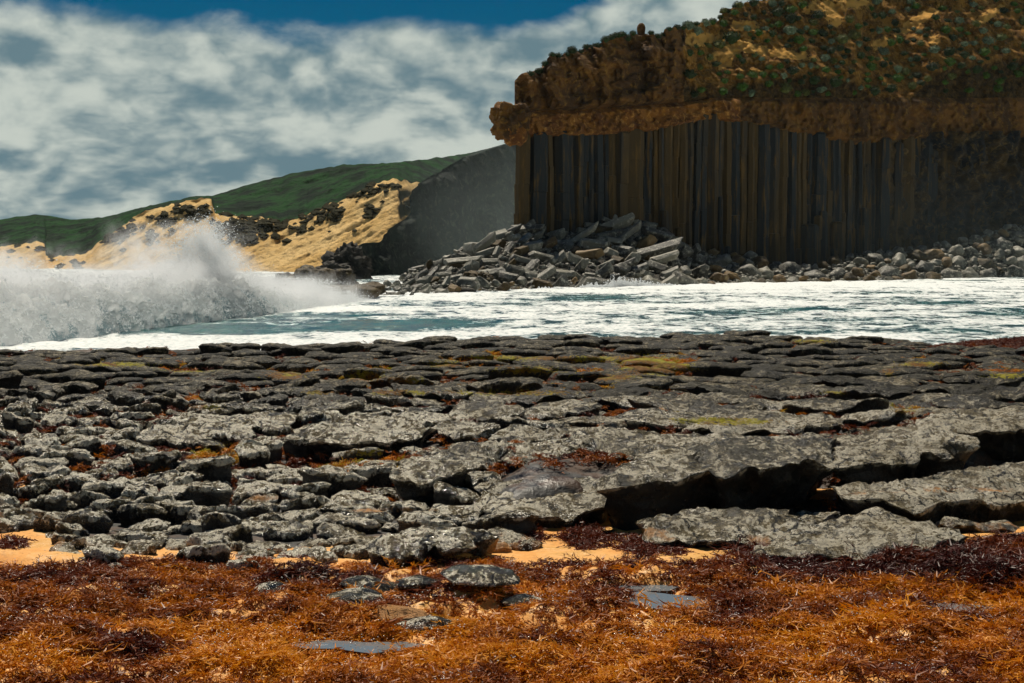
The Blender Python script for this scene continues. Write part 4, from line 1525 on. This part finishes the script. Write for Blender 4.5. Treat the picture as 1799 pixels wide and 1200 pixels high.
POOLS = [  # photo px outline, z
    ([(1085, 1046), (1130, 1040), (1180, 1046), (1235, 1052), (1238, 1066), (1200, 1074), (1150, 1068), (1110, 1060)], 0),
    ([(520, 1132), (580, 1126), (640, 1130), (720, 1128), (745, 1136), (700, 1142), (650, 1148), (600, 1140), (545, 1140)], 0),
    ([(1600, 1064), (1660, 1060), (1740, 1066), (1765, 1072), (1700, 1078), (1620, 1074)], 0),
    ([(288, 1080), (305, 1076), (312, 1086), (300, 1100), (286, 1098)], 0),
    ([(1080, 1030), (1130, 1026), (1190, 1030), (1170, 1038), (1110, 1038)], 0),
]


def sand_mask(px, py):
    nl = interp(px, NEAR)
    return sstep(py, nl - 45, nl - 8)


def Hg(x, y):
    """ground under slabs and weed"""
    h = Hs(x, y)
    px, py = proj(x, y, 1.0)
    sm = sstep(py, 880, 950)
    sand = 1.0 + 0.035 * fbm(x * .9, y * .9, 1.0, 3) + 0.012 * fbm(x * 5, y * 5, 1.0, 3)
    g_ = (h - 0.12 + 0.05 * fbm(x * 1.3, y * 1.3, 6.0, 4)) * (1 - sm) + sand * sm
    g_ = np.minimum(g_, np.where(sm > .5, 9, h - 0.05))
    # weed mounds in the foreground
    wm = sstep(py, 960, 1010)
    g_ = g_ + wm * (0.11 * np.clip(fbm(x * 1.6, y * 1.6, 8.0, 4) + 0.1, 0, 1) + 0.05 * np.clip(fbm(x * 5, y * 5, 3.0, 3), -.2, 1))
    for q, _ in POOLS:
        a = np.array(q, float)
        c = a.mean(0); r = (a.max(0) - a.min(0)) / 2
        d = ((px - c[0]) / (r[0] * 1.15)) ** 2 + ((py - c[1]) / (r[1] * 1.5)) ** 2
        g_ = g_ + (0.955 - g_) * np.exp(-d * d * 0.9)
    # drop off beyond the outer edge
    ye = on_plane(px, interp(px, EDGE), 1.28)[..., 1]
    g_ = g_ - 3.2 * sstep(y, ye + 0.1, ye + 3.0)
    return g_


def build_ground():
    r, c = 420, 640
    y = np.concatenate([np.linspace(-12, 4.3, 14), np.geomspace(4.5, 38, r - 14)])
    u = np.linspace(-0.85, 0.85, c)
    Y, U = np.meshgrid(y, u, indexing='ij')
    X = U * np.maximum(Y, 4.5) * np.where(Y < 4.4, 2.5, 1)
    Yc = np.maximum(Y, 4.0)
    Z = Hg(X, Yc)
    px, py = proj(X, Yc, Z)
    sm = sand_mask(px, py)
    for cx, cy, rx, ry in ((480, 876, 120, 10), (700, 896, 180, 8), (1400, 868, 240, 12), (1700, 870, 200, 24), (0, 860, 70, 20)):
        sm = np.maximum(sm, np.exp(-((px - cx) / rx) ** 2 - ((py - cy) / ry) ** 2))
    o = mesh('ground', np.stack([X, Y, Z], -1), gridf(r, c), MGROUND, attrs={'sand': sm, 'algae': ALG(px, py)})
    tag(o, kind='structure')


build_ground()

for q, _ in POOLS:
    a = np.array(q, float)
    W_ = on_plane(a[:, 0], a[:, 1], 0.99)
    c = W_.mean(0)
    ths = np.linspace(0, 1, 60, endpoint=False)
    n = len(W_)
    ring = []
    for t in ths:
        f_ = t * n; i = int(f_); f_ -= i
        p0 = W_[i % n] * (1 - f_) + W_[(i + 1) % n] * f_
        k = 1.12 + 0.10 * float(fbm(p0[0] * 8, p0[1] * 8, 0, 3))
        ring.append(c + (p0 - c) * k)
    V = np.array([c] + ring); V[:, 2] = 0.992
    o = mesh('tide_pool', V, [(0, i + 1, (i + 1) % 60 + 1) for i in range(60)], MPOOL, smooth=False)
    tag(o, kind='structure')


# isolated stones among the weed
def weed_stones():
    for k, (px, py, sx, lab) in enumerate((
            (700, 1080, .13, 'pale cream stone with its dark twin on the right, low in the weed'),
            (755, 1090, .15, 'dark-bottomed grey stone right of the pale cream stone'),
            (650, 1025, .16, 'glossy dark stone in the weed, leftmost of the row of three'),
            (735, 1028, .12, 'smallest glossy dark stone in the middle of the row of three'),
            (835, 1042, .20, 'largest glossy dark stone at the right end of the row of three'),
            (480, 1032, .13, 'flat glossy stone alone at the left of the weed bed'),
            (620, 1052, .14, 'low dark stone just below the row of three'),
            (930, 1052, .12, 'small glossy stone right of the row of three'))):
        p = on_plane(px, py, 1.05)
        z = float(Hg(p[0], p[1]))
        V, Fa = RND[k % 8]
        Vw = V * np.array([sx * 1.3, sx * 1.1, sx * .5]) + np.array([p[0], p[1], z + sx * .22])
        o = mesh('stone', Vw, Fa, MSHELF, attrs={'wet': np.ones(len(Vw)), 'pale': np.full(len(Vw), .5), 'lit_crust': np.ones(len(Vw)), 'algae': np.zeros(len(Vw)), 'sandy': np.full(len(Vw), .8 if k == 0 else .1)})
        tag(o, lab, 'stone')


weed_stones()

# ------------------------------------------------------------------ seaweed
def tuft_mesh(seed, nb, length, spread, droop, w):
    r = random.Random(seed)
    vv, ff = [], []

    def strip(p, d, L, w, seg, dr):
        p = Vector(p); d = Vector(d).normalized()
        side = d.cross(Vector((0, 0, 1)))
        if side.length < .1: side = Vector((1, 0, 0))
        side.normalize(); side.rotate(Matrix.Rotation(r.uniform(-1.2, 1.2), 3, d))
        b0 = len(vv); pts = []
        for i in range(seg + 1):
            ww = w * (1 - 0.75 * i / seg)
            vv.append(tuple(p - side * ww)); vv.append(tuple(p + side * ww)); pts.append((p.copy(), d.copy()))
            p = p + d * (L / seg)
            d = (d + Vector((r.uniform(-.3, .3), r.uniform(-.3, .3), -dr + r.uniform(-.15, .15)))).normalized()
        for i in range(seg):
            ff.append((b0 + 2 * i, b0 + 2 * i + 1, b0 + 2 * i + 3, b0 + 2 * i + 2))
        return pts
    for _ in range(nb):
        a = r.uniform(0, 6.283)
        d = (math.cos(a) * spread, math.sin(a) * spread, r.uniform(.35, 1.1))
        pts = strip((r.uniform(-.2, .2) * length, r.uniform(-.2, .2) * length, -0.01), d, length * r.uniform(.6, 1.2), w, 3, droop)
        for (p, dd) in pts[1:]:
            for s in range(2):
                q = Vector((r.uniform(-1, 1), r.uniform(-1, 1), r.uniform(-.2, .6)))
                strip(p, dd * 0.6 + q, length * r.uniform(.22, .45), w * .8, 1, 0)
    return mesh('seaweed_tuft', np.array(vv), np.array(ff), MWEED, smooth=False, link=False)


tc = bpy.data.collections.new('tuft_sources')
for i in range(6):
    L = (0.045, 0.05, 0.055, 0.05, 0.06, 0.045)[i]
    o = bpy.data.objects.new('seaweed_tuft', tuft_mesh(i + 1, 11, L, 1.1, 0.55, 0.0038))
    tc.objects.link(o)
tl = bpy.data.collections.new('trailing_sources')
for i in range(4):
    o = bpy.data.objects.new('trailing_tuft', tuft_mesh(i + 30, 9, 0.10, 1.3, 0.5, 0.0042))
    tl.objects.link(o)


def scatter(name, pts, rot, scl, tint, coll):
    n = len(pts)
    me = bpy.data.meshes.new(name)
    me.vertices.add(n); me.vertices.foreach_set('co', np.asarray(pts, np.float32).ravel())
    a = me.attributes.new('rot', 'FLOAT_VECTOR', 'POINT'); a.data.foreach_set('vector', np.asarray(rot, np.float32).ravel())
    for k, v in (('scl', scl), ('tint', tint)):
        a = me.attributes.new(k, 'FLOAT', 'POINT'); a.data.foreach_set('value', np.asarray(v, np.float32))
    o = bpy.data.objects.new(name, me); COL.objects.link(o)
    ng = bpy.data.node_groups.new(name + '_scatter', 'GeometryNodeTree')
    ng.interface.new_socket('Geometry', in_out='INPUT', socket_type='NodeSocketGeometry')
    ng.interface.new_socket('Geometry', in_out='OUTPUT', socket_type='NodeSocketGeometry')
    N = ng.nodes
    gi, go = N.new('NodeGroupInput'), N.new('NodeGroupOutput')
    ci = N.new('GeometryNodeCollectionInfo'); ci.inputs[0].default_value = coll
    ci.inputs['Separate Children'].default_value = True; ci.inputs['Reset Children'].default_value = True
    ip = N.new('GeometryNodeInstanceOnPoints'); ip.inputs['Pick Instance'].default_value = True
    ar = N.new('GeometryNodeInputNamedAttribute'); ar.data_type = 'FLOAT_VECTOR'; ar.inputs[0].default_value = 'rot'
    as_ = N.new('GeometryNodeInputNamedAttribute'); as_.data_type = 'FLOAT'; as_.inputs[0].default_value = 'scl'
    L = ng.links
    L.new(gi.outputs[0], ip.inputs['Points']); L.new(ci.outputs[0], ip.inputs['Instance'])
    L.new(ar.outputs[0], ip.inputs['Rotation']); L.new(as_.outputs[0], ip.inputs['Scale'])
    L.new(ip.outputs[0], go.inputs[0])
    md = o.modifiers.new('scatter', 'NODES'); md.node_group = ng
    tag(o, kind='stuff')
    return o


CLUMPS = [(915, 944, 42, 17), (1032, 946, 46, 20), (1150, 962, 62, 16), (1105, 946, 20, 10), (1345, 905, 45, 22), (20, 955, 26, 12), (1290, 900, 30, 8), (1330, 968, 60, 8), (760, 988, 60, 8)]


def weeds():
    n = 165000
    Y = rng.uniform(4.6, 11.6, n); X = rng.uniform(-0.56, 0.56, n) * Y
    Z = Hg(X, Y)
    px, py = proj(X, Y, Z)
    wl = interp(px, [(-600, 1000), (0, 992), (150, 985), (400, 985), (700, 1000), (860, 985), (1000, 990), (1250, 985), (1330, 972), (1500, 975), (1600, 960), (1799, 940), (2300, 930)])
    wl = wl + 14 * fbm(px / 50, 0 * px, 4.0, 3)
    nn = fbm(X * 1.7, Y * 2.6, 0, 4)
    dens = sstep(py, wl - 8, wl + 16) * (0.42 + 0.75 * sstep(nn + 0.25 * fbm(X * 6, Y * 6, 1, 2), -0.30, -0.05))
    dens *= 1 - 0.9 * np.exp(-((px - 850) / 160) ** 2 - ((py - 1075) / 22) ** 2) * (nn < .15)
    for cx, cy, rx, ry in CLUMPS:
        d = ((px - cx) / rx) ** 2 + ((py - cy) / ry) ** 2 + 0.5 * fbm(px / 12, py / 6, cx, 3)
        dens = np.maximum(dens, sstep(d, 1.1, 0.7))
    for q, _ in POOLS:
        a = np.array(q, float); c = a.mean(0); r = (a.max(0) - a.min(0)) / 2
        d = ((px - c[0]) / (r[0] * .98)) ** 2 + ((py - c[1]) / (r[1] * 1.1)) ** 2 + 0.4 * fbm(px / 15, py / 6, 3.0, 3)
        dens = dens * sstep(d, 0.75, 1.1)
    keep = rng.random(n) < dens * 0.60
    X, Y, Z, px, py, nn = (q[keep] for q in (X, Y, Z, px, py, nn))
    m = len(X)
    # upper band is dark red, lower beds orange-gold with darker drifts
    tint = interp(py, [(940, 0.16), (1000, 0.27), (1040, 0.54), (1120, 0.70), (1200, 0.66)])
    tint = tint - 0.03 + 0.60 * fbm(X * 1.3, Y * 2.0, 3.0, 4) + rng.normal(0, 0.09, m) - 0.12 * sstep(px, 1150, 1700)
    for cx, cy, rx, ry in CLUMPS:
        tint = np.where(((px - cx) / rx) ** 2 + ((py - cy) / ry) ** 2 < 1.3, 0.10 + 0.08 * rng.random(m), tint)
    tint = np.clip(tint, 0.0, 0.78)
    trail = (rng.random(m) < 0.12 + 0.6 * sstep(px, 1150, 1500) * sstep(1120 - py, 0, 60))
    print('tufts', m)
    for sel, nm, coll in ((~trail, 'seaweed_bed', tc), (trail, 'trailing_seaweed', tl)):
        k = int(sel.sum())
        rot = np.stack([rng.normal(0, .25, k), rng.normal(0, .25, k), rng.uniform(0, 6.28, k)], -1)
        scatter(nm, np.stack([X[sel], Y[sel], Z[sel]], -1), rot, rng.uniform(.6, 1.3, k) * np.where(rng.random(k) < .1, 1.4, 1), tint[sel], coll)
    # weed in the joints of the shelf and the red mound on the right
    n = 110000
    Y = rng.uniform(11, 30, n); X = rng.uniform(-0.52, 0.52, n) * Y
    px, py = proj(X, Y, 1.3)
    al = ALG(px, py)
    k = (rng.random(n) < 0.16 + 0.84 * al) & (py > interp(px, EDGE) + 2)
    X, Y, px, py, al = X[k], Y[k], px[k], py[k], al[k]
    keep = np.zeros(len(X), bool)
    for i0 in range(0, len(X), 2000):
        s = slice(i0, i0 + 2000)
        D = (X[s, None] - SX) ** 2 + (Y[s, None] - SY) ** 2
        o = np.argsort(D, 1)[:, :2]
        dd = np.take_along_axis(D, o, 1) ** .5
        keep[s] = ((dd[:, 1] - dd[:, 0]) < 0.14) & (GR[o[:, 0]] != GR[o[:, 1]])
    X, Y, px, py, al = (q[keep] for q in (X, Y, px, py, al))
    Z = Hs(X, Y) - rng.uniform(0.0, 0.09, len(X))
    tint = np.clip(np.where(al > .25, rng.uniform(.5, 1.0, len(X)), rng.uniform(0.05, .6, len(X))), 0, 1)
    # mound of red weed at the right end of the shelf
    m2 = 5200
    q = rng.uniform(1600, 1990, m2); t = rng.random(m2)
    yt = interp(q, [(1600, 612), (1640, 608), (1700, 600), (1760, 596), (1799, 592), (2000, 586)])
    Pm = P(q, yt + (622 - yt) * t, 26.5 - 2.5 * t)
    pts = np.concatenate([np.stack([X, Y, Z], -1), Pm])
    tint = np.concatenate([tint, rng.uniform(0, .3, m2)])
    k = len(pts)
    rot = np.stack([rng.normal(0, .3, k), rng.normal(0, .3, k), rng.uniform(0, 6.28, k)], -1)
    scatter('weed_in_joints', pts, rot, rng.uniform(.8, 1.7, k), tint, tc)
    # solid core of that mound
    c = 60
    xx = np.linspace(1600, 2100, c)
    yt = interp(xx, [(1600, 615), (1640, 611), (1700, 603), (1760, 599), (1799, 595), (2100, 589)])
    rows = [P(xx, yt + 6, 28.0), P(xx, yt, 26.6), P(xx, yt + (622 - yt) * .5, 25.4), P(xx, 626 + 0 * xx, 24.0)]
    o = mesh('weedy_mound', np.array(rows), gridf(4, c), m_flat('mound_red_weed', (0.05, 0.012, 0.007), .7), smooth=True)
    tag(o, kind='structure')


weeds()

def flecks():
    """white flecks that stand in for sun glints on the wet weed and stones"""
    n = 60000
    Y = rng.uniform(5.2, 10.8, n); X = rng.uniform(-0.45, 0.45, n) * Y
    Z = Hg(X, Y); px, py = proj(X, Y, Z)
    d = sstep(fbm(X * 2.0, Y * 3.0, 11.0, 3), 0.12, 0.5) * sstep(py, 985, 1010)
    for cx, cy, rx, ry in ((1420, 990, 120, 12), (1180, 1060, 90, 18), (640, 1125, 160, 12), (230, 1070, 60, 12), (1560, 1080, 200, 12), (760, 1060, 120, 20), (1380, 1170, 60, 12), (130, 975, 80, 8)):
        d = np.maximum(d, 0.8 * np.exp(-((px - cx) / rx) ** 2 - ((py - cy) / ry) ** 2))
    k = rng.random(n) < d * 0.32
    X, Y, Z = X[k], Y[k], Z[k] + rng.uniform(0.02, 0.06, int(k.sum()))
    V0, F0 = ico(1)
    m = len(X)
    sz = rng.uniform(0.0012, 0.0042, m)
    V = np.stack([X, Y, Z], -1)[:, None] + V0[None] * sz[:, None, None] * np.array([1.4, 1, .8])
    Fa = (np.arange(m)[:, None, None] * len(V0) + F0[None]).reshape(-1, 3)
    o = mesh('glint_flecks', V.reshape(-1, 3), Fa, m_flat('glint_white', (0.85, 0.87, 0.85), 0.15))  # tiny white beads drawn in place of sun glints
    tag(o, kind='stuff')


flecks()


def drift():
    """spray hanging in the lee between the headland and the dark hill, and along the cliff foot"""
    x0, x1, y0, y1, z0, z1 = -34, 75, 122, 182, -0.2, 24
    B = np.array([(x0, y0, z0), (x1, y0, z0), (x1, y1, z0), (x0, y1, z0), (x0, y0, z1), (x1, y0, z1), (x1, y1, z1), (x0, y1, z1)], float)
    fb = [(0, 3, 2, 1), (4, 5, 6, 7), (0, 1, 5, 4), (1, 2, 6, 5), (2, 3, 7, 6), (3, 0, 4, 7)]
    m_ = bpy.data.materials.new('drifting_spray'); m_.use_nodes = True
    nt = m_.node_tree; nt.nodes.clear(); g = G(nt)
    tc = g.n('ShaderNodeTexCoord', 3)
    sp = nt.nodes.new('ShaderNodeSeparateXYZ'); nt.links.new(tc, sp.inputs[0])
    X, Y, Z = sp.outputs
    a = g.vm('LENGTH', g.vm('MULTIPLY', g.vm('SUBTRACT', tc, (2.0, 165.0, 6.0)), (1 / 20., 1 / 16., 1 / 15.)), out=1)
    d1 = g.m('MULTIPLY', g.step(a, 1.0, 0.1), 0.009)
    b = g.vm('LENGTH', g.vm('MULTIPLY', g.vm('SUBTRACT', tc, (48.0, 152.0, 2.0)), (1 / 38., 1 / 20., 1 / 13.)), out=1)
    d2 = g.m('MULTIPLY', g.step(b, 1.0, 0.1), 0.0012)
    nz = g.step(g.noise(tc, 0.08, 3), 0.3, 0.6, 0.5, 1.0)
    den = g.m('MULTIPLY', g.m('ADD', d1, d2), nz)
    pv = g.n('ShaderNodeVolumePrincipled', Color=(0.80, 0.97, 0.98, 1), Density=den, Anisotropy=0.2)
    out = nt.nodes.new('ShaderNodeOutputMaterial'); nt.links.new(pv, out.inputs['Volume'])
    o = mesh('drifting_spray', B, fb, m_, smooth=False)
    tag(o, kind='stuff')


drift()

# ------------------------------------------------------------------ salt haze over the whole bay
def haze():
    x0, x1, y0, y1, z0, z1 = -330, 330, -20, 470, -4.5, 48
    B = np.array([(x0, y0, z0), (x1, y0, z0), (x1, y1, z0), (x0, y1, z0), (x0, y0, z1), (x1, y0, z1), (x1, y1, z1), (x0, y1, z1)], float)
    fb = [(0, 3, 2, 1), (4, 5, 6, 7), (0, 1, 5, 4), (1, 2, 6, 5), (2, 3, 7, 6), (3, 0, 4, 7)]
    m_ = bpy.data.materials.new('salt_haze'); m_.use_nodes = True
    nt = m_.node_tree; nt.nodes.clear(); g = G(nt)
    pv = g.n('ShaderNodeVolumePrincipled', Color=(0.80, 0.92, 1.0, 1), Density=0.00004, Anisotropy=0.2)
    out = nt.nodes.new('ShaderNodeOutputMaterial'); nt.links.new(pv, out.inputs['Volume'])
    o = mesh('haze', B, fb, m_, smooth=False)
    tag(o, kind='stuff')


haze()
